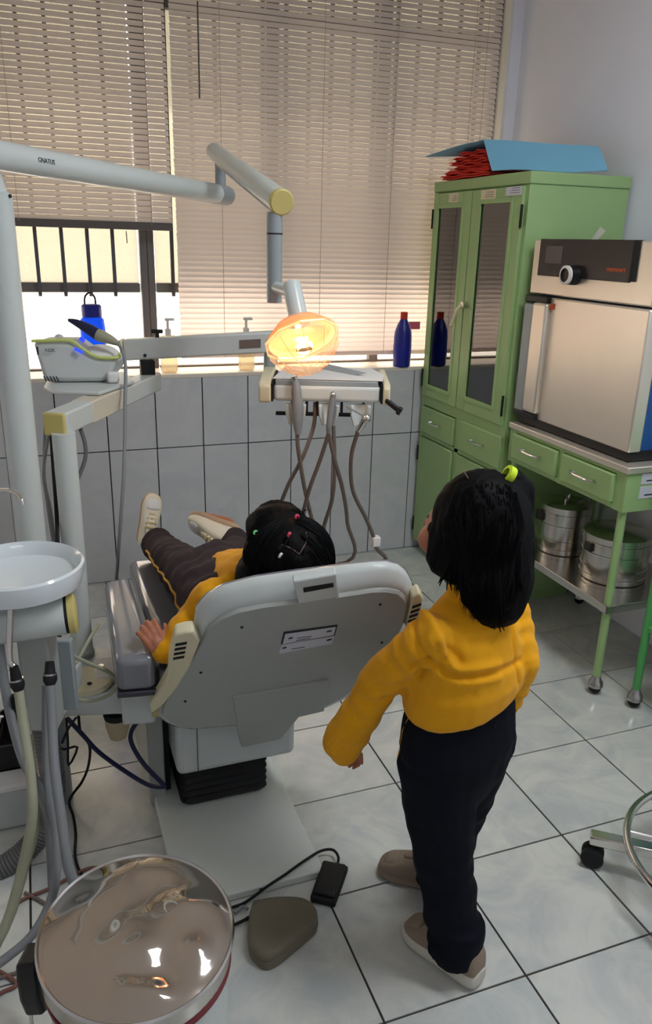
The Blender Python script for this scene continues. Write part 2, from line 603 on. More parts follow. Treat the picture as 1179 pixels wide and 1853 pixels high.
# ------------------------------------------------------------------ blinds
def blind(name, x0, x1, zb, zt, zbr, label, cords, tilt=61):
    o = thing(name, ((x0 + x1) / 2, 0.085, zb), label, 'blind')
    c = origin(o)
    L = (x1 - x0) / 2
    prof = []
    wd = 0.0125
    for k in range(5):
        a = -1 + k / 2
        prof.append((a * wd, 0.0016 * (1 - a * a)))
    t = R(tilt)
    vs, fs = [], []
    for sx in (-L, L):
        for a, b in prof:
            vs.append((sx, a * math.cos(t) - b * math.sin(t), a * math.sin(t) + b * math.cos(t)))
    for k in range(4):
        fs.append((k, k + 1, 5 + k + 1, 5 + k))
    me = bpy.data.meshes.new('slat')
    me.from_pydata(vs, [], fs)
    me.polygons.foreach_set('use_smooth', [True] * 4)
    z = zb + 0.024
    n = int((zt - z) / 0.0214)
    for k in range(n):
        s = link('slat', me, M['slat'], o)
        f = 1 - k / n
        s.location = (random.uniform(-0.001, 0.001), 0, z + k * 0.0214 - c.z)
        s.rotation_euler = (R(random.gauss(0, 0.9)), (zbr - zb) / (x1 - x0) * -f, 0)
    MB().box((x0, 0.072, zb - (0.012 if zb > 1.2 else 0.0)), (x1, 0.098, zb + 0.018)).build('bottom_rail', M['rail'] if zb > 1.2 else M['slat'], o, bevel=0.003).rotation_euler = (0, (zbr - zb) / (x1 - x0) * -1, 0)
    MB().box((x0, 0.066, zt - 0.01), (x1, 0.106, zt + 0.03)).build('head_rail', M['white'], o, bevel=0.003)
    for x in cords:
        MB().tube([(x, 0.070, zt), (x, 0.070, zb + 0.005)], 0.0011, 5).build('ladder_cord', M['cord'], o)
    return o
bl = blind('venetian_blind', -2.1, 0.345, 1.487, 2.6, 1.48, 'shorter left venetian blind raised above the dark window bars', (-1.4, -0.75, -0.235, 0.262), 55.5)
br = blind('venetian_blind', 0.362, 1.79, 0.955, 2.6, 0.945, 'long cream venetian blind lowered almost to the sill', (0.55, 0.98, 1.30, 1.66, 1.72), 60.5)
MB().tube([(0.4665, 0.0600, 2.2841), (0.4660, 0.0600, 2.1243), (0.4655, 0.0600, 1.9587)], 0.0032, 8).build('tilt_wand', M['rail'], br)
MB().box((1.4223, 0.0660, 1.0682), ((1.4801, 0.0660, 1.1029)[0], 0.07, (1.4801, 0.0660, 1.1029)[2])).build('size_tag', M['pink'], br, label='small pink tag')
MB().tube([(0.1586, 0.0600, 1.4664), (0.1602, 0.0600, 1.4210)], 0.0022, 6).build('pull_cord', M['cord'], bl)

# ------------------------------------------------------------------ bottles on the sill
def lathed(name, loc, parts, label, cat, group=None):
    o = thing(name, loc, label, cat, group)
    for nm, prof, mt in parts:
        MB().lathe(prof, loc, n=28).build(nm, M[mt], o, sharp=30)
    return o
SZ = 0.906
o = lathed('water_bottle', (0.005, 0.055, SZ), [('body', [(0.001, 0.0), (0.044, 0.0), (0.048, 0.006), (0.049, 0.08), (0.043, 0.10), (0.049, 0.12), (0.050, 0.18), (0.046, 0.222), (0.036, 0.232)], 'bluep'),
    ('lid', [(0.040, 0.232), (0.040, 0.272), (0.034, 0.280), (0.001, 0.283)], 'bluecap')], 'translucent blue water bottle with dark blue lid and carry loop on the sill', 'bottle')
MB().tube([(-0.02, 0.055, SZ + 0.278), (-0.016, 0.055, SZ + 0.31), (0.003, 0.055, SZ + 0.325), (0.02, 0.055, SZ + 0.308), (0.023, 0.055, SZ + 0.278)], 0.004, 8).build('carry_loop', M['black'], o)
o = lathed('bottle', (1.372, 0.018, SZ), [('body', [(0.001, 0.0), (0.036, 0.0), (0.040, 0.005), (0.041, 0.13), (0.038, 0.16), (0.028, 0.19), (0.016, 0.212), (0.015, 0.222)], 'blueb'),
    ('cap', [(0.0165, 0.215), (0.0165, 0.243), (0.014, 0.246), (0.001, 0.247)], 'redcap')], 'dark blue plastic bottle with red cap at the right end of the sill', 'bottle')
MB().lathe([(0.0414, 0.04), (0.0416, 0.041), (0.0416, 0.1), (0.0414, 0.101)], (1.372, 0.018, SZ), n=28, closed=True).build('label', M['bluecap'], o)
def pump_bottle(x, y, label, h=0.15):
    o = thing('pump_bottle', (x, y, SZ), label, 'bottle')
    MB().box((x - 0.034, y - 0.02, SZ), (x + 0.034, y + 0.02, SZ + h)).build('body', M['pump'], o, bevel=0.012, seg=3)
    MB().lathe([(0.013, h - 0.002), (0.013, h + 0.024), (0.006, h + 0.028), (0.006, h + 0.06), (0.001, h + 0.061)], (x, y, SZ), n=16).build('pump_collar', M['whiteband'], o)
    MB().box((x - 0.012, y - 0.007, SZ + h + 0.058), (x + 0.028, y + 0.007, SZ + h + 0.070)).build('pump_nozzle', M['whiteband'], o, bevel=0.003)
    return o
pump_bottle(0.640, 0.05, 'clear soap pump bottle on the sill behind the long swing arm', 0.155)
pump_bottle(0.305, 0.05, 'clear soap pump bottle on the sill beside the window mullion', 0.155)
# ------------------------------------------------------------------ green cabinet
CX, CB, CY0, CY1, CZ = 1.473, 1.905, -0.735, -0.012, 1.70
cab = thing('cabinet', (1.69, -0.37, 0), 'tall green metal cabinet with two glazed doors in the corner', 'cabinet')
mb = MB()
t = 0.018
mb.box((CX + 0.012, CY0, 0.05), (CB, CY0 + t, CZ - 0.04)).box((CX + 0.012, CY1 - t, 0.05), (CB, CY1, CZ - 0.04))
mb.box((CB - t, CY0 + t, 0.05), (CB, CY1 - t, CZ - 0.04)).box((CX + 0.012, CY0 + t, 0.05), (CB - t, CY1 - t, 0.075)).box((CX + 0.014, CY0 + t, 0.755), (CB - t, CY1 - t, 0.775))
mb.build('carcass', M['green'], cab, bevel=0.003)
MB().box((CX - 0.004, CY0 - 0.006, CZ - 0.042), (CB, CY1 + 0.004, CZ)).build('top', M['green'], cab, bevel=0.004)
MB().box((CX + 0.03, CY0 + 0.02, 0.0), (CB - 0.02, CY1 - 0.02, 0.05)).build('plinth', M['green'], cab)
mb = MB()
for a, b in ((CY0, CY0 + 0.05), (CY1 - 0.03, CY1)):
    mb.box((CX, a, 0.05), (CX + 0.016, b, CZ - 0.042))
for a, b in ((0.05, 0.08), (0.585, 0.603), (0.733, 0.778), (1.655, CZ - 0.042)):
    mb.box((CX, CY0 + 0.05, a), (CX + 0.016, CY1 - 0.03, b))
mb.box((CX, -0.385, 0.08), (CX + 0.016, -0.350, 0.735))
mb.build('face_frame', M['green'], cab, bevel=0.002)
for z in (0.98, 1.18, 1.40):
    MB().box((CX + 0.04, CY0 + t, z), (CB - t, CY1 - t, z + 0.008)).build('shelf', M['inside'], cab)
def glazed(y0, y1, g0, g1, gz0, gz1):
    """frame between y0..y1, glass opening g0..g1"""
    z0, z1 = 0.782, 1.652
    d = thing('door', (CX, y0, z0), None, None)
    d.parent = cab
    d.location = V((CX, y0, z0)) - origin(cab)
    mb = MB()
    x0, x1 = CX - 0.012, CX + 0.004
    mb.box((x0, y0, z0), (x1, g0, z1)).box((x0, g1, z0), (x1, y1, z1)).box((x0, g0, z0), (x1, g1, gz0)).box((x0, g0, gz1), (x1, g1, z1))
    mb.build('door_frame', M['green'], d, bevel=0.002)
    mb = MB()
    for a in ((g0 - 0.012, g0 + 0.004, gz0 - 0.012, gz1 + 0.012), (g1 - 0.004, g1 + 0.012, gz0 - 0.012, gz1 + 0.012), (g0, g1, gz0 - 0.012, gz0 + 0.004), (g0, g1, gz1 - 0.004, gz1 + 0.012)):
        mb.box((x0 - 0.004, a[0], a[2]), (x0 + 0.002, a[1], a[3]))
    mb.build('glazing_bead', M['green'], d, bevel=0.001)
    MB().box((x0 + 0.004, g0 - 0.004, gz0 - 0.004), (x0 + 0.007, g1 + 0.004, gz1 + 0.004)).build('glass', M['glass'], d)
    return d
dl = glazed(-0.352, -0.032, -0.287, -0.079, 0.834, 1.595)
dr = glazed(-0.712, -0.358, -0.646, -0.428, 0.842, 1.603)
for d, y in ((dl, -0.030), (dr, -0.716)):
    for z in (0.86, 1.55):
        MB().cyl((CX - 0.013, y, z - 0.04), (CX - 0.013, y, z + 0.04), 0.005, n=8).build('hinge', M['rubber'], d)
h = MB().cyl((CX - 0.012, -0.380, 1.213), (CX - 0.035, -0.380, 1.213), 0.014, n=16).build('handle', M['chrome'], dr, label='chrome lever handle')
MB().tube([(CX - 0.032, -0.381, 1.213), (CX - 0.042, -0.362, 1.196), (CX - 0.042, -0.315, 1.125)], [0.008, 0.0075, 0.006], 8).build('handle_lever', M['cream'], dr)
for q, (y0, y1, z0, z1), mt in ((dl, (-0.245, -0.165, 1.612, 1.648), 'labelw'), (dr, (-0.53, -0.425, 1.615, 1.650), 'labelw'), (dr, (-0.705, -0.60, 1.622, 1.652), 'label')):
    MB().box((CX - 0.0135, y0, z0), (CX - 0.012, y1, z1)).build('paper_label', M[mt], q)
    mbl = MB()
    for k in range(3):
        mbl.box((CX - 0.0139, y0 + 0.012, z0 + 0.008 + k * 0.008), (CX - 0.0134, y1 - 0.03 - 0.006 * k, z0 + 0.0095 + k * 0.008))
    mbl.build('print', M['ink'], q)
for y0, y1, z0, z1 in ((-0.345, -0.03, 0.607, 0.728), (-0.725, -0.390, 0.607, 0.736)):
    d = MB().box((CX - 0.010, y0, z0), (CX + 0.01, y1, z1)).build('drawer', M['green'], cab, bevel=0.003)
    c = (y0 + y1) / 2
    zc = (z0 + z1) / 2 + 0.004
    MB().tube([(CX - 0.008, c - 0.045, zc), (CX - 0.030, c - 0.043, zc), (CX - 0.030, c + 0.043, zc), (CX - 0.008, c + 0.045, zc)], 0.004, 8, k=3).build('handle', M['chrome'], d)
for y0, y1 in ((-0.345, -0.03), (-0.725, -0.390)):
    d = MB().box((CX - 0.010, y0, 0.075), (CX + 0.01, y1, 0.582)).build('door', M['green'], cab, bevel=0.003)
    yh = y1 if y1 > -0.1 else y0
    for z in (0.14, 0.50):
        MB().cyl((CX - 0.012, yh, z - 0.035), (CX - 0.012, yh, z + 0.035), 0.0045, n=8).build('hinge', M['rubber'], d)
# what stands inside the cabinet
bx = thing('carton', (1.66, -0.16, 0.7765), 'white and dark carton behind the left glass of the green cabinet', 'box')
MB().box((1.53, -0.22, 0.7765), (1.75, -0.10, 0.90)).build('box_body', M['paper'], bx, bevel=0.003)
MB().box((1.525, -0.275, 0.7765), (1.70, -0.225, 0.86)).build('box_sleeve', M['panel'], bx, bevel=0.003)
bx = thing('instrument_case', (1.66, -0.55, 0.7765), 'dark case behind the right glass of the green cabinet', 'box')
MB().box((1.54, -0.66, 0.7765), (1.76, -0.44, 0.875)).build('case_body', M['panel'], bx, bevel=0.006)
MB().box((1.535, -0.665, 0.862), (1.765, -0.435, 0.885)).build('lid', M['inside'], bx, bevel=0.006)

# red folders under a bent blue card, on the cabinet
names = ['lowest', 'second lowest', 'third lowest', 'third highest', 'second highest', 'topmost']
for k in range(6):
    z = CZ + 0.001 + k * 0.0165
    x0 = 1.468 + random.uniform(-0.012, 0.010)
    y1 = -0.075 - 0.020 * k + random.uniform(-0.015, 0.01)
    y0, x1 = -0.45 + 0.004 * k, 1.76
    f = thing('folder', ((x0 + x1) / 2, (y0 + y1) / 2, z), names[k] + ' red card folder of the stack under the blue card', 'folder', 'red folders on the green cabinet')
    def sheet(za, zb, dx):
        rs = []
        for i in range(15):
            y = y0 + (y1 - y0) * i / 14
            s = 0.0035 * math.sin(i * 1.1 + k * 2) * 0.6
            e = 0.006 * math.sin(i * 0.9 + k * 1.7)
            rs.append([(x0 + dx + e, y, za + s), (x1, y, za), (x1, y, zb), (x0 + dx + e, y, zb + s)])
        return MB().rings(rs)
    sheet(z + 0.0030, z + 0.0045, 0.004).build('cover', M['red'], f)
    sheet(z + 0.0125, z + 0.0140, -0.006).build('cover', M['red'], f)
    for q in range(3):
        sheet(z + 0.0052 + q * 0.0023, z + 0.0066 + q * 0.0023, random.uniform(0.0, 0.012)).build('paper_block', M['red'], f)
card = thing('card_folder', (1.6, -0.5, CZ), 'big light blue card folder bent like a roof over the red folders', 'folder')
F0, R0, L0 = V((1.462, -0.486, 1.716)), V((1.452, -0.420, 1.829)), V((1.395, -0.05, 1.795))
F1, R1 = V((1.790, -0.742, 1.714)), V((1.800, -0.650, 1.806))
L1 = V((1.800, -0.26, 1.806))
ca = catmull([L0, L0.lerp(R0, 0.55) + V((0, 0, 0.004)), R0 + V((0, 0.012, -0.002)), R0 + V((0, -0.006, -0.006)), R0.lerp(F0, 0.5), F0], 5)
cb = catmull([L1, L1.lerp(R1, 0.55) + V((0, 0, 0.006)), R1 + V((0, 0.012, -0.001)), R1 + V((0, -0.010, -0.006)), R1.lerp(F1, 0.5) + V((0, -0.004, 0.004)), F1], 5)
rs = []
n = len(ca)
for i in range(11):
    f = i / 10
    rs.append([a.lerp(b, f) + V((0, 0, 0.005 * math.sin(f * 7) * (k / n) ** 2)) for k, (a, b) in enumerate(zip(ca, cb))])
vs = [p for r in rs for p in r] + [p + V((0.001, 0.0015, -0.002)) for r in rs for p in r]
N1 = 11 * n
fs = []
for i in range(10):
    for j in range(n - 1):
        q = (i * n + j, i * n + j + 1, (i + 1) * n + j + 1, (i + 1) * n + j)
        fs.append(q)
        fs.append(tuple(N1 + x for x in q[::-1]))
for i in range(10):
    for j in (0, n - 1):
        fs.append((i * n + j, (i + 1) * n + j, N1 + (i + 1) * n + j, N1 + i * n + j))
for j in range(n - 1):
    for i in (0, 10):
        fs.append((i * n + j, i * n + j + 1, N1 + i * n + j + 1, N1 + i * n + j))
MB().add(vs, fs).build('cover', M['bluecard'], card)

# ------------------------------------------------------------------ green table with drawers, steriliser drums and oven
TX, TB, TY0, TY1, TZ = 1.46, 1.90, -1.445, -0.79, 0.815
tab = thing('table', (1.68, -1.12, 0), 'green metal table with two drawers carrying the steel oven', 'table')
MB().box((TX - 0.008, TY0 - 0.008, TZ - 0.022), (TB, TY1 + 0.004, TZ)).build('tabletop', M['inoxf'], tab, bevel=0.003)
mb = MB()
mb.box((TX, TY0, 0.665), (TB, TY0 + 0.015, TZ - 0.022)).box((TX, TY1 - 0.015, 0.665), (TB, TY1, TZ - 0.022)).box((TB - 0.015, TY0, 0.665), (TB, TY1, TZ - 0.022))
mb.box((TX + 0.0005, TY0 + 0.016, 0.6655), (TX + 0.0145, TY1 - 0.016, 0.683)).box((TX + 0.0005, TY0 + 0.016, TZ - 0.035), (TX + 0.0145, TY1 - 0.016, TZ - 0.0225))
for y in (TY0 + 0.0151, -1.128, TY1 - 0.0402):
    mb.box((TX, y, 0.665), (TX + 0.015, y + (0.034 if y < -1.4 else 0.025), TZ - 0.0221))
mb.box((TX + 0.01, TY0 + 0.01, 0.665), (TB - 0.01, TY1 - 0.01, 0.668))
mb.build('apron', M['green'], tab, bevel=0.002)
for y0, y1 in ((-1.396, -1.132), (-1.100, -0.825)):
    d = MB().box((TX - 0.014, y0, 0.686), (TX + 0.02, y1, 0.778)).build('drawer', M['green'], tab, bevel=0.003)
    c = (y0 + y1) / 2
    MB().tube([(TX - 0.012, c - 0.052, 0.735), (TX - 0.034, c - 0.05, 0.735), (TX - 0.034, c + 0.05, 0.735), (TX - 0.012, c + 0.052, 0.735)], 0.005, 8, k=3).build('handle', M['chrome'], d)
for x in (TX + 0.022, TB - 0.022):
    for y in (TY0 + 0.022, TY1 - 0.022):
        l = MB().cyl((x, y, 0.055), (x, y, 0.67), 0.014, n=16).build('leg', M['green'], tab)
        MB().lathe([(0.001, 0.072), (0.013, 0.072), (0.017, 0.055), (0.024, 0.045), (0.026, 0.028), (0.02, 0.024)], (x, y, 0), n=16).build('caster_cap', M['caster'], l)
        MB().sphere((x, y, 0.0215), (0.021, 0.021, 0.0212), 14, 8).build('caster_wheel', M['rubber'], l)
MB().box((TX + 0.004, TY0 + 0.004, 0.318), (TB - 0.006, TY1 - 0.004, 0.326)).box((TX, TY0, 0.312), (TX + 0.006, TY1, 0.340)).box((TX, TY0, 0.312), (TB, TY0 + 0.006, 0.340)).build('shelf', M['inox'], tab, bevel=0.002)
MB().tube([(1.60, TY0 - 0.003, TZ - 0.004), (1.60, TY0 - 0.003, TZ + 0.075), (1.615, TY0 - 0.003, TZ + 0.09), (1.85, TY0 - 0.003, TZ + 0.09), (1.865, TY0 - 0.003, TZ + 0.075), (1.865, TY0 - 0.003, TZ - 0.004)], 0.005, 8, k=4).build('guard_rail', M['chrome'], tab)
for z0, z1 in ((0.755, 0.79), (0.708, 0.747)):
    MB().box((1.515, TY0 - 0.0015, z0), (1.64, TY0, z1)).build('sticker', M['label'], tab)
    MB().box((1.535, TY0 - 0.002, z0 + 0.009), (1.60, TY0 - 0.001, z0 + 0.013)).build('print', M['ink'], tab)

def drum(x, y, r, h, label, hz):
    z = 0.3265
    o = thing('steriliser_drum', (x, y, z), label, 'drum', None)
    MB().lathe([(0.001, 0.0), (r - 0.004, 0), (r, 0.003), (r, h), (r - 0.004, h + 0.002), (0.001, h + 0.002)], (x, y, z), n=48).build('body', M['inox'], o, sharp=30)
    for zz in (0.02, h * 0.30, h * 0.62, h * 0.86):
        MB().lathe([(r - 0.001, zz - 0.004), (r + 0.003, zz - 0.002), (r + 0.003, zz + 0.002), (r - 0.001, zz + 0.004)], (x, y, z), n=48, closed=True).build('band', M['chrome'], o)
    l = MB().lathe([(r + 0.003, h - 0.016), (r + 0.004, h + 0.004), (r - 0.01, h + 0.012), (0.001, h + 0.016)], (x, y, z), n=48).build('lid', M['inox'], o, sharp=30)
    MB().tube([(x - 0.03, y - 0.03, z + h + 0.012), (x - 0.028, y - 0.028, z + h + 0.035), (x + 0.028, y + 0.028, z + h + 0.035), (x + 0.03, y + 0.03, z + h + 0.012)], 0.004, 8, k=4).build('lid_handle', M['chrome'], l)
    MB().box((x - r - 0.012, y + hz - 0.018, z + h * 0.66), (x - r + 0.006, y + hz + 0.018, z + h * 0.86)).build('latch', M['panel'], o, bevel=0.003)
    return o
drum(1.655, -0.93, 0.092, 0.185, 'smaller shiny steel drum at the back of the table shelf', 0.03)
drum(1.675, -1.205, 0.115, 0.165, 'wider shiny steel drum at the front of the table shelf', 0.0)

# oven
OX, OB, OY0, OY1, OZ0, OZ1 = 1.487, 1.875, -1.405, -0.778, 0.845, 1.473
ov = thing('drying_oven', (1.68, -1.09, TZ), 'steel drying oven with dark display and white dial on the green table', 'oven')
MB().box((OX + 0.045, OY0 + 0.012, OZ0), (OB, OY1 - 0.012, OZ1 - 0.006)).build('body', M['blue'], ov, bevel=0.004)
MB().box((OX + 0.004, OY0 + 0.004, TZ + 0.004), (OB - 0.01, OY1 - 0.004, OZ0 + 0.004)).build('base', M['black'], ov)
MB().box((OX, OY0, 1.288), (OX + 0.07, OY1, OZ1)).build('control_head', M['inoxf'], ov, bevel=0.005)
dsp = MB().box((OX - 0.006, -1.298, 1.352), (OX + 0.01, -0.822, OZ1 + 0.002)).build('display_panel', M['panel'], ov, bevel=0.002)
MB().box((OX - 0.0072, -0.955, 1.395), (OX - 0.0055, -0.862, 1.452)).build('screen', mat('screen_off', (92, 82, 80), 0.3), dsp)
MB().box((OX - 0.005, -1.322, 1.356), (OX + 0.01, -1.298, OZ1 + 0.002)).build('display_side', M['rubber'], ov)
text('lettering', 'memmert', 0.022, basis((OX - 0.0065, -1.235, 1.388), (0, -1, 0), (0, 0, 1)), M['orange'], dsp)
k = MB().cyl((OX - 0.004, -1.035, 1.362), (OX - 0.04, -1.035, 1.362), 0.032, 0.030, n=28).build('dial', M['black'], ov)
MB().lathe([(0.020, 0.0), (0.031, 0.0), (0.031, 0.008), (0.022, 0.010)], (OX - 0.0365, -1.035, 1.362), (-1, 0, 0), 32, closed=True).build('dial_ring', M['whiteband'], k)
MB().box((OX - 0.003, OY0, OZ0 + 0.002), (OX + 0.046, -0.855, 1.282)).build('door', M['inoxf'], ov, bevel=0.006)
hnd = MB().box((OX - 0.026, -0.925, 0.870), (OX + 0.0, -0.842, 1.262)).build('door_handle', M['inoxf'], ov, bevel=0.010, seg=3)
MB().box((OX - 0.018, -0.842, 0.862), (OX + 0.02, OY1 - 0.002, 1.255)).build('side_trim', M['pipeg'], ov, bevel=0.006)
MB().box((OX - 0.020, -0.918, 1.262), (OX + 0.02, -0.785, 1.283)).build('handle_bracket', M['black'], ov, bevel=0.003)
MB().box((OX - 0.020, -0.918, 0.848), (OX + 0.02, -0.785, 0.868)).build('handle_bracket', M['black'], ov, bevel=0.003)
MB().box((OX - 0.010, -0.940, 1.243), (OX + 0.0, -0.926, 1.262)).build('indicator_tag', M['orange'], ov)
pp = thing('paper_note', (1.66, -0.93, OZ1), 'folded white paper lying on top of the oven', 'paper')
MB().prism([(1.56, -1.02, OZ1 - 0.004), (1.66, -0.86, OZ1 - 0.004), (1.68, -0.88, OZ1 + 0.045), (1.64, -0.96, OZ1 + 0.03)], (0.002, 0.0, 0.002)).build('sheet', M['paper'], pp)

# second, brighter green trolley at the right edge
tr = thing('trolley', (1.73, -1.78, 0), 'bright green trolley cut off by the right edge of the picture', 'trolley')
for x in (1.553, 1.885):
    for y in (-2.02, -1.535):
        l = MB().cyl((x, y, 0.055), (x, y, 0.80), 0.0135, n=16).build('leg', M['green2'], tr)
        MB().lathe([(0.001, 0.072), (0.013, 0.072), (0.017, 0.055), (0.024, 0.045), (0.026, 0.028), (0.02, 0.024)], (x, y, 0), n=16).build('caster_cap', M['caster'], l)
        MB().sphere((x, y, 0.0215), (0.021, 0.021, 0.0212), 14, 8).build('caster_wheel', M['rubber'], l)
MB().box((1.545, -2.03, 0.285), (1.895, -1.525, 0.305)).build('shelf', M['green2'], tr, bevel=0.003)
MB().box((1.54, -2.04, 0.79), (1.90, -1.52, 0.82)).build('tray_top', M['green2'], tr, bevel=0.003)

def bar(mb, p0, p1, w, h, up=(0, 0, 1)):
    a, b = V(p0), V(p1)
    d = (b - a).normalized()
    s = d.cross(V(up)).normalized() * (w / 2)
    u = s.cross(d).normalized() * (h / 2)
    return mb.rings([[c - s - u, c + s - u, c + s + u, c - s + u] for c in (a, b)])

# ------------------------------------------------------------------ operating lamp on its pole
PX, PY = -0.272, -1.413
lampu = thing('dental_light', (PX, PY, 0.385), 'dental lamp glowing on its pole with two enamelled tube arms', 'lamp')
MB().tube([(PX, PY, 0.402), (PX, PY, 1.525), (PX, PY, 1.526), (PX - 0.012, PY, 1.575)], [0.0345, 0.0345, 0.0255, 0.0255], 32, k=1).build('pole', M['pipe'], lampu)
MB().sphere((PX + 0.030, PY - 0.020, 1.522), 0.004, 8, 6).build('screw', M['panel'], lampu)
T0, T1 = V((-0.375, -1.558, 1.603)), V((0.412, -0.612, 1.580))
d = (T1 - T0).normalized()
MB().tube([T0, T1 - d * 0.085], 0.0295, 32).build('main_arm', M['pipe'], lampu)
MB().tube([T1 - d * 0.085, T1 - d * 0.012, T1 - d * 0.003, T1], [0.0300, 0.0300, 0.027, 0.018], 32, k=2).build('arm_collar', M['pipeg'], lampu)
rt = d
up = V((0, 0, 1)); up = (up - d * up.dot(d)).normalized()
nrm = d.cross(up)
lp = T0.lerp(T1, 0.25) + (-nrm if nrm.y > 0 else nrm) * 0.0 
side = nrm if nrm.dot(fw) < 0 else -nrm
text('lettering', 'GNATUS', 0.014, basis(T0.lerp(T1, 0.242) + side * 0.0298 + up * 0.001, d, up), M['ink'], lampu)
J = T1 - d * 0.05
MB().cyl(J + V((0, 0, 0.0)), J + V((0, 0, 0.115)), 0.017, n=20).build('arm_pivot', M['pipeg'], lampu)
A0, A1 = J + V((-0.012, 0.03, 0.128)), V((0.385, -1.292, 1.540))
d2 = (A1 - A0).normalized()
MB().tube([A0 - d2 * 0.02, A0 - d2 * 0.012, A0, A1], [0.012, 0.022, 0.0255, 0.0295], 28, k=1).build('second_arm', M['pipe'], lampu)
bar(MB(), A0 + V((0, 0, -0.028)) + d2 * 0.06, A1 + V((0, 0, -0.032)) - d2 * 0.05, 0.016, 0.008).build('arm_cover_strip', M['pipeg'], lampu)
MB().tube([A1 - d2 * 0.001, A1 + d2 * 0.010, A1 + d2 * 0.013], [0.0315, 0.0315, 0.028], 32, k=1).build('end_cap', M['yellowed'], lampu)
DX, DY = 0.374, -1.276
MB().cyl((DX, DY, 1.295), (DX, DY, 1.515), 0.0198, n=28).build('drop_tube', M['pipeg'], lampu)
MB().cyl((DX, DY, 1.462), (DX, DY, 1.466), 0.0203, n=28).build('tube_joint', M['panel'], lampu)
K0 = V((0.3870, -1.3802, 1.3498)); K1 = V((0.3919, -1.4258, 1.2623))
MB().tube([V((DX, DY, 1.335)), V((DX, DY, 1.335)).lerp(K0.lerp(K1, 0.25), 0.5) + V((0, -0.005, 0)), K0.lerp(K1, 0.25)], 0.0145, 16).build('neck_joint', M['pipe'], lampu)
dk = (K1 - K0).normalized()
MB().tube([K0 - dk * 0.004, K0, K0 + dk * 0.006, K1], [0.012, 0.020, 0.0225, 0.0245], 24, k=1).build('neck', M['pipe'], lampu)
MB().tube([K1, K1 + dk * 0.010], 0.0262, 24).build('neck_ring', M['rubber'], lampu)
LC = V((0.3987, -1.4331, 1.2190))
ax = V((0.08, -0.62, -0.78)).normalized()
head = MB().lathe([(0.020, -0.052), (0.058, -0.040), (0.084, -0.012), (0.0865, 0.0), (0.0845, 0.001), (0.081, -0.010), (0.055, -0.034), (0.018, -0.044)], LC, ax, 40, closed=True).build('reflector', M['lampref'], lampu, label='amber glowing reflector dish')
MB().lathe([(0.020, -0.053), (0.0195, -0.04), (0.001, -0.04)], LC, ax, 20).build('lamp_socket', M['pipe'], head)
shield = MB().lathe([(0.0905, -0.012), (0.094, 0.004), (0.093, 0.018), (0.070, 0.055), (0.045, 0.078), (0.020, 0.086), (0.001, 0.087)], LC, ax, 10).build('shield', M['lampglass'], lampu, label='clear faceted plastic shield', sharp=10)
MB().lathe([(0.094, 0.000), (0.0965, 0.002), (0.0965, 0.006), (0.094, 0.008)], LC, ax, 10, closed=True).build('shield_rim', M['shieldedge'], shield, sharp=10)
e1 = V((1, 0, 0)); e1 = (e1 - ax * e1.dot(ax)).normalized(); e2 = ax.cross(e1)
t_ = V((1, 0, 0))
q1 = (t_ - ax * t_.dot(ax)).normalized()
q2 = ax.cross(q1)
for k in range(10):
    a = 2 * PI * k / 10
    rd = q1 * math.cos(a) + q2 * math.sin(a)
    MB().tube([LC + ax * z + rd * r_ for r_, z in ((0.0932, 0.018), (0.0702, 0.0555), (0.0452, 0.0785), (0.020, 0.0865))], 0.0009, 5, k=1).build('shield_edge', M['shieldedge'], shield)
MB().tube([LC - e1 * 0.014 + ax * 0.0, LC + e1 * 0.014 + ax * 0.0], 0.0065, 12).build('bulb', M['bulb'], lampu)
MB().tube([LC - e1 * 0.020 + ax * 0.024 - e2 * 0.004, LC + ax * 0.026 - e2 * 0.004, LC + e1 * 0.020 + ax * 0.022 - e2 * 0.004], 0.0060, 8).build('bulb_guard', M['rubber'], lampu)
MB().lathe([(0.022, 0.018), (0.023, 0.019), (0.02, 0.032), (0.018, 0.031)], LC, ax, 20, closed=True).build('bulb_shade', M['lampref'], lampu)
bl_ = bpy.data.lights.new('lamp_bulb_light', 'POINT')
bl_.energy = 1.1
bl_.color = (1.0, 0.80, 0.54)
bl_.shadow_soft_size = 0.008
o = bpy.data.objects.new('lamp_bulb_light', bl_)
COL.objects.link(o)
o.location = LC + ax * 0.012 - V(origin(lampu))
o.parent = lampu

# ------------------------------------------------------------------ instrument unit: pole, beam, swing arm and tray
BX, BY, BZ = (-0.1767, -1.3696, 0.4000)
iu = thing('instrument_unit', (BX, BY, BZ), 'instrument delivery arm with tray of hanging handpieces on a white post', 'dental unit')
Bn, Bf = V((-0.1919, -1.3595, 1.0355)), V((0.1183, -0.8083, 1.0057))
Bf.z = Bn.z = 1.022
db = (Bf - Bn).normalized()
MB().cyl((BX, BY, BZ + 0.004), (BX, BY, Bn.z - 0.02), 0.0275, n=28).build('post', M['pipe'], iu)
MB().lathe([(0.030, 0.0), (0.031, 0.012), (0.028, 0.014)], (BX, BY, BZ + 0.0012), n=28).build('post_collar', M['pipeg'], iu)
bar(MB(), Bn, Bf, 0.056, 0.056).build('beam', M['plastic'], iu, bevel=0.006)
bar(MB(), Bn - db * 0.010, Bn, 0.056, 0.056).build('end_cap', M['yellowed'], iu, bevel=0.005, label='yellowed end cap')
bar(MB(), Bn + db * 0.14, Bn + db * 0.33, 0.0575, 0.0575).build('beam_cover', M['covercream'], iu, bevel=0.004)
J2 = Bf - db * 0.045
MB().box((J2.x - 0.021, J2.y - 0.021, J2.z + 0.026), (J2.x + 0.021, J2.y + 0.021, J2.z + 0.070)).build('pivot_block', M['rubber'], iu, bevel=0.003)
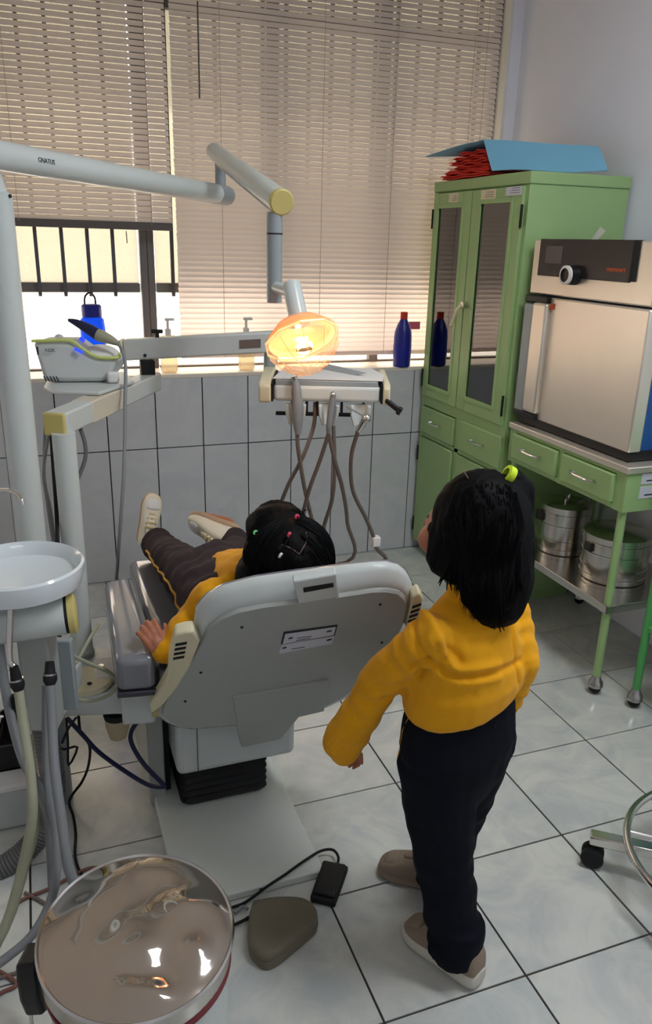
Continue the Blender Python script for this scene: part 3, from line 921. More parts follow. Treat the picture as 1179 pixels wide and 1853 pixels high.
S0, S1 = V((0.0351, -0.8241, 1.1229)), V((0.4796, -0.9725, 1.1710))
S0.z = 1.122
S1.z = 1.158
ds = (S1 - S0).normalized()
bar(MB(), S0, S1, 0.05, 0.062).build('swing_arm', M['plastic'], iu, bevel=0.006)
bar(MB(), S0 - ds * 0.012, S0, 0.051, 0.063).build('end_cap', M['cream'], iu, bevel=0.004)
kn = S0 + ds * 0.10
MB().cyl(kn + V((0, 0, 0.03)), kn + V((0, 0, 0.046)), 0.006, n=10).build('knob_stem', M['rubber'], iu)
MB().cyl(kn + V((-0.016, 0.004, 0.049)), kn + V((0.016, -0.004, 0.049)), 0.006, n=10).build('clamp_knob', M['rubber'], iu)
fs_ = ds.cross(V((0, 0, 1)))
fs_ = fs_ if fs_.dot(fw) < 0 else -fs_
MB().cyl(S0 + ds * 0.065 + fs_ * 0.024 - V((0, 0, 0.018)), S0 + ds * 0.065 + fs_ * 0.028 - V((0, 0, 0.018)), 0.005, n=10).build('screw', M['rubber'], iu)
q = S1 - ds * 0.085 + fs_ * 0.0255
MB().add([q + ds * a + V((0, 0, b)) + fs_ * c for c in (0, 0.0006) for a, b in ((-0.035, -0.014), (0.03, -0.014), (0.03, 0.012), (-0.035, 0.012))], [(0, 1, 2, 3), (4, 5, 6, 7), (0, 1, 5, 4), (1, 2, 6, 5), (2, 3, 7, 6), (3, 0, 4, 7)]).build('worn_sticker', M['hosebrown'], iu)
# tray, square to the swing arm
tw, tv, tz = V((0.940, -0.341, 0)), V((0.341, 0.940, 0)), V((0, 0, 1))
TO = V((0.3879, -1.1984, 1.0183))
TO.z = 1.02
def TP(a, b, c):
    return TO + tw * a + tv * b + tz * c
def tbox(mb, a0, a1, b0, b1, c0, c1):
    vs = [TP(a, b, c) for c in (c0, c1) for b in (b0, b1) for a in (a0, a1)]
    return mb.add(vs, [(0, 2, 3, 1), (4, 5, 7, 6), (0, 1, 5, 4), (2, 6, 7, 3), (0, 4, 6, 2), (1, 3, 7, 5)])
MB().cyl(S1 - ds * 0.03 - V((0, 0, 0.02)), S1 - ds * 0.03 - V((0, 0, 0.115)), 0.018, n=20).build('tray_pivot', M['pipeg'], iu)
tray = tbox(MB(), 0.006, 0.308, 0, 0.245, 0, 0.048).build('tray_body', M['plastic'], iu, bevel=0.012, seg=4)
tbox(MB(), 0.012, 0.30, 0.004, 0.012, 0.044, 0.061).build('tray_lip', M['pipeg'], tray, bevel=0.003)
tbox(MB(), 0.0, 0.006, -0.004, 0.24, 0.0, 0.05).build('tray_seal', M['rubber'], tray)
tbox(MB(), 0.308, 0.314, -0.004, 0.24, 0.0, 0.05).build('tray_seal', M['rubber'], tray)
prof = [(-0.006, -0.004), (-0.012, 0.006), (-0.012, 0.045), (0.01, 0.058), (0.225, 0.062), (0.25, 0.05), (0.25, 0.01), (0.235, 0.0)]
MB().prism([TP(-0.034, b, c) for b, c in prof], tw * 0.034).build('side_cap', M['cream'], tray, bevel=0.005)
MB().prism([TP(0.314, b, c) for b, c in prof], tw * 0.020).build('side_cap', M['cream'], tray, bevel=0.005)
tbox(MB(), 0.03, 0.285, 0.03, 0.235, 0.046, 0.056).build('tray_mat', M['pipeg'], tray, bevel=0.003)
bar(MB(), TP(0.320, -0.006, 0.014), TP(0.362, -0.018, -0.016), 0.012, 0.014).build('tray_handle', M['black'], iu, bevel=0.003)
bar(MB(), TP(0.355, -0.018, -0.012), TP(0.366, -0.020, -0.018), 0.018, 0.022).build('handle_grip', M['black'], iu, bevel=0.003)
rod = MB().tube([TP(0.012, 0.03, -0.040), TP(0.268, 0.03, -0.040)], 0.0058, 10).build('holder_rod', M['rubber'], iu)
for a in (0.10, 0.13, 0.20, 0.262):
    MB().tube([TP(a, 0.03, 0.004), TP(a, 0.03, -0.04)], 0.0042, 8).build('rod_stem', M['panel'], rod)
def holder(a):
    """a forked cup, open to the front"""
    mb = MB()
    rs = []
    for c, s in ((-0.006, 1.0), (-0.035, 0.95), (-0.066, 0.62)):
        ring = []
        for i in range(11):
            t = R(205) + R(-230) * i / 10
            ring.append(TP(a + 0.030 * s * math.cos(t), -0.002 + 0.030 * s * math.sin(t), c))
        for i in range(11):
            t = R(-25) + R(230) * i / 10
            ring.append(TP(a + 0.020 * s * math.cos(t), -0.002 + 0.020 * s * math.sin(t), c))
        rs.append(ring)
    return mb.rings(rs).build('handpiece_holder', M['plastic'], iu, bevel=0.002, label='white forked handpiece holder')
for a in (0.070, 0.163, 0.253):
    holder(a)
h1 = MB().tube([(0.4476, -1.2287, 1.0882), (0.4496, -1.2380, 1.0651), (0.4507, -1.2467, 1.0124), (0.4503, -1.2495, 0.9739), (0.4512, -1.2535, 0.9335)], [0.0075, 0.012, 0.016, 0.0155, 0.009], 14).build('handpiece', M['hosegrey'], iu)
MB().tube([(0.4435, -1.2309, 1.0933), (0.4506, -1.2346, 1.0752)], [0.010, 0.006], 10).build('handpiece_head', M['chrome'], h1)
h2 = MB().tube([(0.5425, -1.2805, 1.0444), (0.5387, -1.2803, 1.0104), (0.5318, -1.2847, 0.9614), (0.5318, -1.2818, 0.9386)], [0.008, 0.0095, 0.0085, 0.006], 12).build('handpiece', M['hosegrey'], iu)
MB().sphere((0.5421, -1.2814, 1.0477), 0.009, 10, 8).build('handpiece_head', M['chrome'], h2)
h3 = MB().tube([(0.6191, -1.3486, 0.9988), (0.6134, -1.3331, 0.9740), (0.6075, -1.3177, 0.9488)], [0.011, 0.0095, 0.007], 12).build('turbine', M['chrome'], iu, label='silver turbine handpiece')
MB().sphere((0.6136, -1.3545, 0.9926), 0.0135, 12, 8).build('turbine_head', M['chrome'], h3)
MB().tube([(0.6084, -1.3505, 0.9982), (0.5633, -1.3303, 1.0223)], 0.0022, 6).build('turbine_tip', M['chrome'], h3)
E_ = [(0.30, -0.985, 0.42), (0.24, -0.96, 0.37), (0.17, -0.95, 0.34)]
for pts in (
    [(0.4506, -1.2501, 0.9423), (0.4538, -1.2474, 0.8918), (0.4857, -1.2179, 0.7600), (0.5225, -1.1824, 0.6490), (0.5609, -1.1632, 0.5263)],
    [(0.5179, -1.2041, 1.0121), (0.5073, -1.2241, 0.9476), (0.4742, -1.2322, 0.8620), (0.4407, -1.1981, 0.7680), (0.4238, -1.1429, 0.6560), (0.4160, -1.1043, 0.5389)],
    [(0.5336, -1.2814, 0.9415), (0.5196, -1.2521, 0.8542), (0.4994, -1.2229, 0.7603), (0.4921, -1.1879, 0.6646), (0.5025, -1.1458, 0.5449)],
    [(0.5610, -1.2431, 0.9505), (0.5622, -1.2594, 0.8166), (0.5675, -1.2299, 0.7187), (0.5620, -1.1839, 0.6240), (0.5559, -1.1515, 0.5223)],
    [(0.5353, -1.2727, 0.9362), (0.5596, -1.2683, 0.8508), (0.5977, -1.2401, 0.7521), (0.6299, -1.2050, 0.6353), (0.6557, -1.1399, 0.4716)],
):
    MB().tube(pts + E_, 0.0062, 8).build('hose', M['hosebrown'], iu)
hh = MB().tube([(0.6061, -1.3171, 0.9488), (0.6001, -1.2900, 0.8635), (0.6255, -1.2502, 0.7528), (0.6838, -1.2194, 0.6511), (0.7240, -1.1945, 0.5759), (0.7445, -1.1746, 0.5285), (0.7577, -1.1390, 0.4549)] + E_, 0.0062, 8).build('hose', M['hosebrown'], iu)
MB().box(V((0.7330, -1.1934, 0.5576)) - V((0.013, 0.013, 0.016)), V((0.7330, -1.1934, 0.5576)) + V((0.013, 0.013, 0.016))).build('hose_clip', M['whiteband'], hh, bevel=0.003)
for pts, mt, r in (([(-0.2030, -1.2747, 0.9787), (-0.2059, -1.3050, 0.8942), (-0.2083, -1.3479, 0.8065), (-0.2139, -1.3969, 0.7299), (-0.2280, -1.4559, 0.5569), (-0.2338, -1.5246, 0.4269)], 'rubber', 0.0052),
                   ([(-0.2097, -1.2633, 0.9721), (-0.2293, -1.2862, 0.8907), (-0.2283, -1.3233, 0.8222), (-0.2228, -1.3738, 0.7222)], 'hosegrey', 0.004),
                   ([(-0.2139, -1.2272, 1.0041), (-0.2295, -1.2715, 0.8691), (-0.2218, -1.3253, 0.7930), (-0.2208, -1.3670, 0.7120)], 'hosegrey', 0.004),
                   ([(-0.1383, -1.2662, 1.0057), (-0.1261, -1.2892, 0.9561), (-0.1286, -1.3029, 0.9167), (-0.1506, -1.3226, 0.8719), (-0.1643, -1.3346, 0.8563)], 'hosedark', 0.0052)):
    MB().tube(pts, r, 8).build('cable', M[mt], iu)

# paper on the tray
pp = thing('paper_sheet', TP(0.15, 0.12, 0.061), 'white paper sheet spread over the instrument tray', 'paper')
MB().prism([TP(0.004, 0.006, 0.0625), TP(0.312, 0.004, 0.0625), TP(0.322, 0.10, 0.0645), TP(0.292, 0.22, 0.064), TP(0.03, 0.238, 0.0625)], tz * 0.0012).build('sheet', M['paper'], pp)
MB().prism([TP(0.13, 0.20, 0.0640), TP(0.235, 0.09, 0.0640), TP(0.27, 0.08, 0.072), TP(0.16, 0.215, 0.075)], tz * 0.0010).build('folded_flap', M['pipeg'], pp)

# scaler unit on its plate
pl = thing('shelf_plate', (-0.0932, -1.0524, 1.0500), 'white plate on the beam under the scaler unit', 'shelf')
zz = tz * 0.010
MB().prism([(-0.2087, -1.0641, 1.0520), (-0.1858, -1.1423, 1.0520), (-0.0744, -1.1829, 1.0520), (0.0340, -1.0289, 1.0520), (0.0267, -0.8618, 1.0520), (-0.1904, -0.9164, 1.0520)], zz).build('plate', M['plastic'], pl, bevel=0.003)
sc = thing('ultrasonic_scaler', (-0.1241, -1.0966, 1.0620), 'white dental scaler unit with lime rim and navy handpiece', 'scaler')
fy = -1.075
out = [(-0.2292, -1.0000, 1.1724), (-0.1285, -1.0200, 1.1730), (-0.0963, -1.0300, 1.1467), (-0.0631, -1.0400, 1.1292), (-0.0108, -1.0500, 1.1293), (-0.0235, -1.0500, 1.0931), (-0.0487, -1.0500, 1.0494), (-0.2079, -1.0200, 1.0502)]
out = [V((p[0], p[1], max(p[2], 1.0635))) for p in out]
bd = MB().prism(out, tv * 0.125).build('body', M['plastic'], sc, bevel=0.014, seg=3)
MB().tube([(-0.2290, -1.0020, 1.1741), (-0.1795, -1.0120, 1.1759), (-0.1285, -1.0220, 1.1747), (-0.0961, -1.0320, 1.1515), (-0.0631, -1.0420, 1.1325), (-0.0107, -1.0500, 1.1308), (-0.0012, -1.0200, 1.1371)], 0.0042, 8).build('lime_rim', M['lime'], sc, label='lime green rim')
cc = V((-0.0426, -0.9887, 1.1492))
MB().lathe([(0.001, 0.0), (0.043, 0.0), (0.044, 0.008), (0.036, 0.014), (0.001, 0.016)], cc - V((0, 0, 0.016)), (0.10, -0.26, 0.96), 32).build('control_disc', M['white'], sc)
MB().sphere((-0.1543, -0.8949, 1.1676), (0.014, 0.014, 0.012), 14, 8).build('cap_knob', M['plastic'], sc)
MB().tube([(-0.1205, -1.0340, 1.1552), (-0.1015, -1.0420, 1.1454)], 0.0042, 8).build('status_light', M['led'], sc)
MB().tube([(-0.1011, -0.9793, 1.1766), (-0.0917, -0.9854, 1.1696)], 0.006, 8).build('status_light', M['led'], sc)
for i in range(5):
    MB().tube([V((-0.2067, -1.0260, 1.0815)) + V((0.008 * i, -0.002 * i, 0)), V((-0.2007, -1.0260, 1.0677)) + V((0.008 * i, -0.002 * i, 0))], 0.0016, 6).build('vent_slot', M['ink'], sc)
tl = V((-0.1919, -1.0180, 1.1502))
text('lettering', 'NSK', 0.014, basis(tl + V((0.008, -0.004, 0)), V(out[1]) - V(out[0]), (0, 0, 1)), M['ink'], sc)
MB().tube([tl + V((-0.024, 0.001, -0.012)), tl + V((-0.024, 0.001, 0.010))], 0.0024, 6).build('logo_mark', M['ink'], sc)
hp = MB().tube([(-0.1278, -0.9736, 1.2260), (-0.1084, -0.9833, 1.2193), (-0.0811, -0.9986, 1.2056), (-0.0568, -1.0133, 1.1904)], [0.0045, 0.010, 0.0145, 0.0165], 16).build('handpiece', M['navy'], sc, label='navy handpiece')
MB().tube([(-0.1344, -0.9690, 1.2315), (-0.1250, -0.9751, 1.2246)], [0.0008, 0.0018], 6).build('scaler_tip', M['chrome'], hp)
MB().tube([(-0.0568, -1.0133, 1.1904), (-0.0471, -1.0185, 1.1863), (-0.0237, -1.0307, 1.1769), (-0.0046, -1.0414, 1.1673)], [0.0165, 0.0175, 0.013, 0.007], 16).build('handpiece_sleeve', M['hosegreen'], hp)
MB().tube([(-0.0059, -1.0404, 1.1687), (0.0049, -1.0524, 1.1474), (0.0070, -1.0793, 1.1074), (-0.0078, -1.1454, 1.0060), (-0.0275, -1.2164, 0.8559), (-0.0452, -1.2515, 0.7435), (-0.0586, -1.2435, 0.6298), (-0.0611, -1.1660, 0.5315), (-0.0694, -1.0749, 0.4032)], 0.0048, 8).build('handpiece_cable', M['hosegrey'], sc)
tq = V((-0.0243, -1.0589, 1.0701))
MB().box((tq.x - 0.018, tq.y - 0.014, 1.0632), (tq.x + 0.014, tq.y + 0.014, 1.094)).build('tip_holder', M['white'], sc, bevel=0.008, seg=3)

# ------------------------------------------------------------------ spittoon unit
su = thing('spittoon_unit', (-0.27, -1.62, 0.0), 'white spittoon unit with round bowl and hanging suction hoses at the left', 'spittoon')
BC = V((-0.292, -1.750, 0.832))
MB().lathe([(0.060, -0.062), (0.095, -0.056), (0.117, -0.044), (0.1245, -0.020), (0.1250, -0.003), (0.1205, 0.001), (0.1155, -0.006), (0.108, -0.026), (0.085, -0.036), (0.02, -0.042), (0.001, -0.042)], BC, n=64).build('bowl', M['porcelain'], su, label='white round spittoon bowl')
MB().lathe([(0.012, -0.0405), (0.010, -0.040), (0.001, -0.040)], BC + V((-0.05, 0.02, 0)), n=16).build('drain', M['chrome'], su)
MB().tube([(-0.3922, -1.6588, 0.8190), (-0.3734, -1.6340, 0.9047), (-0.3378, -1.6328, 0.9440), (-0.3022, -1.6637, 0.9576), (-0.2834, -1.6826, 0.9559), (-0.2758, -1.6997, 0.9479), (-0.2737, -1.7044, 0.9375)], 0.0050, 10).build('rinse_spout', M['chrome'], su)
H0, H1 = V((-0.4269, -1.7746, 0.7159)), V((-0.2137, -1.7882, 0.7265))
dh = (H1 - H0).normalized()
MB().tube([H0, H1], 0.0400, 32).build('housing_tube', M['pipe'], su)
MB().tube([H1, H1 + dh * 0.006], 0.0385, 32).build('gap_shade', M['rubber'], su)  # black disc stands in for the shaded gap behind the end cap
MB().tube([H1 + dh * 0.006, H1 + dh * 0.018, H1 + dh * 0.022], [0.0405, 0.0405, 0.035], 32, k=1).build('end_cap', M['yellowed'], su, label='yellowed round end cap')
c0 = V((-0.2705, -1.7449, 0.5880))
MB().cyl((c0.x, c0.y, BC.z - 0.10), (c0.x, c0.y, BC.z - 0.055), 0.05, n=24).build('bowl_support', M['pipe'], su)
bar(MB(), (c0.x, c0.y, 0.452), (c0.x, c0.y, BC.z - 0.06), 0.060, 0.058, up=tuple(tv)).build('column', M['plasticd'], su, bevel=0.006)
bar(MB(), V((c0.x, c0.y, 0.47)) + tv * 0.035, V((c0.x, c0.y, 0.64)) + tv * 0.035, 0.115, 0.02, up=tuple(tv)).build('back_plate', M['pipeg'], su, bevel=0.003)
# platform with post base, and the front block
pt = [(-0.2421, -1.5492, 0.4000), (-0.1156, -1.5796, 0.4000), (-0.0478, -1.6065, 0.4000), (-0.0451, -1.3927, 0.4000), (-0.1427, -1.3305, 0.4000), (-0.2389, -1.3253, 0.4000)]
MB().prism(pt, (0, 0, -0.062)).build('platform', M['plastic'], su, bevel=0.006)
bc = V((-0.1756, -1.5164, 0.4020))
MB().lathe([(0.062, 0.0), (0.064, 0.004), (0.060, 0.012), (0.001, 0.018)], bc, n=40).build('round_cover', M['cream'], su)
MB().cyl(bc + V((0.004, -0.03, 0.012)), bc + V((0.004, -0.03, 0.0165)), 0.006, n=12).build('screw_hole', M['rubber'], su)
kp = V((-0.1267, -1.4799, 0.4100))
MB().box(kp - V((0.028, 0.05, 0.01)), kp + V((0.028, 0.05, 0.008))).build('cover_plate', M['whiteband'], su, bevel=0.003)
MB().cyl(kp + V((-0.012, -0.005, 0.008)), kp + V((-0.012, -0.005, 0.018)), 0.007, n=14).build('screw', M['chrome'], su)
fb = [(-0.3118, -1.6957, 0.4965), (-0.2379, -1.7209, 0.5029), (-0.2411, -1.7217, 0.4367), (-0.3156, -1.6954, 0.4325)]
MB().prism(fb, tuple(tv * 0.16)).build('front_block', M['plastic'], su, bevel=0.006)
MB().cyl((PX, PY, 0.0), (PX, PY, 0.40), 0.037, n=20).build('floor_post', M['pipeg'], su)
# hose loop lying on the platform
MB().tube([(-0.2346, -1.7180, 0.6359), (-0.2127, -1.6981, 0.5897), (-0.1740, -1.6823, 0.5495), (-0.1337, -1.6754, 0.5173), (-0.1166, -1.6811, 0.4887), (-0.1325, -1.6938, 0.4690), (-0.1753, -1.6927, 0.4594), (-0.2155, -1.6754, 0.4654), (-0.2333, -1.6514, 0.4817), (-0.2248, -1.6257, 0.4984), (-0.1954, -1.5972, 0.5135), (-0.1659, -1.5543, 0.5370), (-0.1374, -1.4936, 0.5465)], 0.0045, 8).build('loop_hose', M['hosegreen'], su)
# suction handpieces in their brackets
def suction(top, bend, grip0, grip1, hose, mt, straw):
    g = MB().tube([grip0, V(grip0).lerp(V(grip1), 0.45), V(grip0).lerp(V(grip1), 0.62), V(grip0).lerp(V(grip1), 0.8), grip1], [0.0085, 0.0105, 0.0135, 0.0135, 0.009], 14, k=2).build('suction_handpiece', M['rubber'], su, label='black suction handpiece')
    MB().tube([V(grip0).lerp(V(grip1), 0.50), V(grip0).lerp(V(grip1), 0.57)], 0.0132, 14).build('grip_ring', M['caster'], g)
    if straw:
        MB().tube([top, bend, grip0], 0.0062, 10).build('saliva_tube', M['inox'], g)
    last = V(hose[-1])
    MB().tube([grip1] + hose + [(last.x - 0.03, last.y - 0.05, 0.5 * last.z), (last.x - 0.05, last.y - 0.16, 0.012), (last.x - 0.10, last.y - 0.26, 0.011)], 0.0098, 10).build('suction_hose', M[mt], su)
suction((-0.3117, -1.8204, 0.7695), (-0.3223, -1.8496, 0.6803), (-0.3158, -1.8578, 0.6645), (-0.3117, -1.8664, 0.6151), [(-0.3089, -1.8989, 0.5607), (-0.3035, -1.9521, 0.4840), (-0.3076, -1.9885, 0.4121), (-0.3373, -2.0056, 0.3057), (-0.3753, -2.0366, 0.2145), (-0.4255, -2.0714, 0.1617)], 'hosegreen', True)
suction((-0.2511, -1.8511, 0.6566), (-0.2511, -1.8511, 0.6566), (-0.2508, -1.8501, 0.6596), (-0.2540, -1.8652, 0.6157), [(-0.2566, -1.8961, 0.5604), (-0.2599, -1.9428, 0.4921), (-0.2571, -1.9909, 0.4261), (-0.2525, -2.0462, 0.3428), (-0.2465, -2.0701, 0.2846)], 'hosegrey', False)
MB().tube([(-0.2618, -1.8345, 0.5991), (-0.2705, -1.8751, 0.5115), (-0.2767, -1.9250, 0.4317), (-0.2701, -1.9626, 0.3677), (-0.2712, -2.0017, 0.3220), (-0.2851, -2.0393, 0.2676), (-0.3248, -2.0668, 0.2145), (-0.3856, -2.0795, 0.1800), (-0.4231, -2.0900, 0.1749)], 0.0088, 10).build('suction_hose', M['hosegrey'], su)
MB().tube([(-0.3431, -1.7508, 0.7425), (-0.3410, -1.7996, 0.6438), (-0.3338, -1.8459, 0.5569), (-0.3164, -1.9024, 0.4829), (-0.2945, -1.9273, 0.4379), (-0.2820, -1.9333, 0.3736), (-0.2836, -1.9423, 0.2869), (-0.2873, -1.9473, 0.2087)], 0.0095, 10).build('suction_hose', M['hosegrey'], su)
MB().tube([(-0.3050, -1.8353, 0.4924), (-0.3026, -1.8891, 0.4111), (-0.3044, -1.9327, 0.3525), (-0.3338, -1.9525, 0.2697), (-0.3643, -1.9801, 0.1951), (-0.4002, -2.0178, 0.1488)], 0.0085, 10).build('suction_hose', M['hosegreen'], su)
MB().box(V((-0.3205, -1.8427, 0.5788)) - V((0.008, 0.008, 0.014)), V((-0.3205, -1.8427, 0.5788)) + V((0.008, 0.008, 0.014))).build('hose_clip', M['rubber'], su, bevel=0.002)
# corrugated drain hose
ctr = catmull([(-0.2838, -1.5963, 0.3660), (-0.2787, -1.6052, 0.2863), (-0.2768, -1.6070, 0.1920), (-0.2920, -1.6209, 0.1090), (-0.3354, -1.6262, 0.0510), (-0.3883, -1.6403, 0.0205), (-0.4519, -1.6479, -0.0032)], 16)
ctr = [c.copy() for c in ctr]
rad = [0.026 + (0.0035 if i % 2 else 0.0) for i in range(len(ctr))]
T_, N_ = frames(ctr)
MB().rings([[c + (N_[i] * math.cos(2 * PI * j / 16) + T_[i].cross(N_[i]) * math.sin(2 * PI * j / 16)) * rad[i] for j in range(16)] for i, c in enumerate(ctr)]).build('corrugated_hose', M['hosedark'], su, sharp=20)
# clear filter cup hanging under the platform
fc = V((-0.1127, -1.5468, 0.3063))
MB().lathe([(0.030, 0.01), (0.030, -0.02), (0.022, -0.052), (0.001, -0.054)], fc, n=24).build('filter_cup', M['pump'], su)
MB().lathe([(0.033, 0.022), (0.034, 0.016), (0.032, 0.006), (0.001, 0.006)], fc, n=24).build('filter_head', M['rubber'], su)

# cables on and near the floor
def cable(name, pts, r, mt, label, cat='cable', k=8):
    o = MB().tube(pts, r, 8, k=k).build(name, M[mt], None, loc=pts[-1])
    return tag(o, label, cat)
cable('cable', [(-0.2298, -1.5316, 0.3208), (-0.1969, -1.5126, 0.2528), (-0.1603, -1.5057, 0.1865), (-0.0967, -1.5291, 0.1267), (-0.0498, -1.5750, 0.1114), (-0.0175, -1.6064, 0.1202), (-0.0167, -1.6037, 0.1282), (-0.0550, -1.5734, 0.1712), (-0.0811, -1.5646, 0.2295), (-0.0833, -1.5697, 0.2745), (-0.0598, -1.6012, 0.3350)], 0.0058, 'navy', 'thick dark cable looping from the spittoon platform to the chair base')
cable('cable', [(-0.2034, -1.5210, 0.3150), (-0.2016, -1.5084, 0.2593), (-0.1829, -1.4915, 0.2021), (-0.1895, -1.4709, 0.1291), (-0.2097, -1.4611, 0.0742), (-0.2448, -1.4478, 0.0139), (-0.2387, -1.5075, 0.0060), (-0.2370, -1.5749, 0.0050), (-0.2427, -1.6516, 0.0040), (-0.2334, -1.7110, 0.0040), (-0.2123, -1.7540, 0.0040)], 0.0036, 'rubber', 'thin black cable curling down from the platform to the floor')
cable('cable', [(-0.2322, -1.5581, 0.3384), (-0.2341, -1.5424, 0.2567), (-0.2381, -1.5245, 0.1792), (-0.2129, -1.5265, 0.2296), (-0.2446, -1.5349, 0.2360), (-0.2545, -1.5294, 0.2410)], 0.003, 'rubber', 'thin black cable with a sharp kink beside the corrugated hose', k=3)
cable('cable', [(-0.2473, -1.6098, 0.3057), (-0.2292, -1.6039, 0.3396), (-0.2095, -1.6019, 0.3649)], 0.003, 'rubber', 'short thin black cable just under the platform corner')
cable('floor_hose', [(-0.4418, -1.8693, 0.0050), (-0.4048, -1.8097, 0.0050), (-0.3707, -1.7566, 0.0050), (-0.3166, -1.7409, 0.0050), (-0.2856, -1.7304, 0.0050), (-0.2408, -1.7096, 0.0050), (-0.2021, -1.7042, 0.0050), (-0.1463, -1.7303, 0.0050)], 0.0042, 'redcable', 'brown thin hose curving over the floor towards the metal bin', 'hose')
cable('floor_hose', [(-0.4386, -1.9468, 0.0050), (-0.3912, -1.9496, 0.0050), (-0.3429, -1.9385, 0.0050), (-0.3085, -1.8852, 0.0050), (-0.2957, -1.8435, 0.0050), (-0.3082, -1.7910, 0.0050), (-0.3588, -1.7319, 0.0050)], 0.004, 'hosebrown', 'grey brown hose bent back beside the black bin hinge', 'hose')
cable('floor_hose', [(-0.4356, -2.0183, 0.0050), (-0.4061, -1.9881, 0.0050), (-0.3750, -1.9752, 0.0050), (-0.4184, -1.9225, 0.0050)], 0.0042, 'redcable', 'brown hose crossing itself at the lower left corner of the floor', 'hose')
# black tray of bits and a white box at the left edge
tb = thing('tool_box', (-0.3938, -1.3578, 0.1400), 'black open box full of small parts on the white box at the left edge', 'box')
def ubox(mb, o, sx, sy, sz):
    o = V(o)
    return mb.box(o, o + V((sx, sy, sz)))
wb = thing('white_box', (-0.44, -1.45, 0), 'white low box standing on the floor at the left edge', 'box')
MB().box((-0.60, -1.50, 0.0), (-0.325, -1.22, 0.13)).build('box_body', M['plastic'], wb, bevel=0.012, seg=3)
MB().box((-0.605, -1.505, 0.115), (-0.32, -1.215, 0.135)).build('lid', M['white'], wb, bevel=0.006)
zb_ = 0.136
mb = MB().box((-0.56, -1.44, zb_), (-0.335, -1.26, zb_ + 0.008))
mb.box((-0.56, -1.44, zb_), (-0.335, -1.434, zb_ + 0.075)).box((-0.56, -1.266, zb_), (-0.335, -1.26, zb_ + 0.075)).box((-0.341, -1.44, zb_), (-0.335, -1.26, zb_ + 0.075)).box((-0.56, -1.44, zb_), (-0.554, -1.26, zb_ + 0.075))
mb.build('box_body', M['black'], tb, bevel=0.002)
for k in range(14):
    x, y = random.uniform(-0.53, -0.36), random.uniform(-1.41, -1.29)
    a = random.uniform(0, PI)
    MB().tube([V((x, y, zb_ + 0.03)), V((x + 0.03 * math.cos(a), y + 0.03 * math.sin(a), zb_ + 0.075 + random.random() * 0.05))], 0.005 + 0.004 * random.random(), 8).build('small_part', M[random.choice(['chrome', 'hosebrown', 'panel', 'inox', 'pink'])], tb)
MB().box((-0.352, -1.30, zb_ + 0.06), (-0.338, -1.275, zb_ + 0.10)).build('red_clip', M['redcap'], tb, bevel=0.002)

# ------------------------------------------------------------------ dental chair
ch = thing('dental_chair', (0.14, -1.5, 0.0), 'grey dental chair seen from behind with broad back shell and vinyl seat', 'dental chair')
BN = V((0.1625, 0.8797, 0.4469))                                   # unit normal of the back shell, towards the patient
def shell(pts, off):
    return [V(p) + BN * off for p in pts]
inner = [V(p) for p in [(0.0468, -1.8703, 0.6793), (0.0552, -1.8887, 0.7124), (0.0747, -1.9057, 0.7387), (0.1073, -1.9210, 0.7571), (0.1534, -1.9351, 0.7679), (0.2285, -1.9526, 0.7750), (0.3043, -1.9726, 0.7870), (0.3752, -1.9912, 0.7977), (0.4106, -1.9965, 0.7953), (0.4340, -1.9952, 0.7842), (0.4510, -1.9863, 0.7605), (0.4572, -1.9721, 0.7302), (0.4623, -1.9466, 0.6782), (0.4596, -1.9196, 0.6260), (0.4490, -1.8902, 0.5721), (0.4322, -1.8649, 0.5283), (0.4192, -1.8413, 0.4867), (0.3901, -1.8105, 0.4367), (0.3500, -1.7854, 0.4019), (0.2957, -1.7651, 0.3817), (0.1502, -1.7259, 0.3574), (0.0503, -1.7050, 0.3525), (0.0012, -1.7062, 0.3729), (-0.0277, -1.7231, 0.4166), (-0.0225, -1.7540, 0.4754), (0.0002, -1.7845, 0.5274), (0.0241, -1.8256, 0.5994)]]
outer = [V(p) for p in [(0.0345, -1.8419, 0.6950), (0.0354, -1.8608, 0.7317), (0.0515, -1.8812, 0.7661), (0.0826, -1.9002, 0.7922), (0.1417, -1.9208, 0.8113), (0.2210, -1.9414, 0.8230), (0.3068, -1.9623, 0.8328), (0.3683, -1.9772, 0.8397), (0.4054, -1.9836, 0.8390), (0.4371, -1.9831, 0.8264), (0.4601, -1.9747, 0.8015), (0.4765, -1.9592, 0.7650), (0.4850, -1.9374, 0.7191), (0.4917, -1.9070, 0.6568), (0.4889, -1.8773, 0.5993), (0.4766, -1.8447, 0.5397), (0.4588, -1.8195, 0.4965), (0.4459, -1.7941, 0.4512), (0.4151, -1.7610, 0.3973), (0.3722, -1.7348, 0.3614), (0.3132, -1.7135, 0.3408), (0.1627, -1.6729, 0.3156), (0.0567, -1.6510, 0.3110), (0.0033, -1.6520, 0.3325), (-0.0304, -1.6714, 0.3829), (-0.0271, -1.7008, 0.4396), (-0.0022, -1.7326, 0.4932), (0.0215, -1.7759, 0.5698), (0.0386, -1.8195, 0.6493)]]
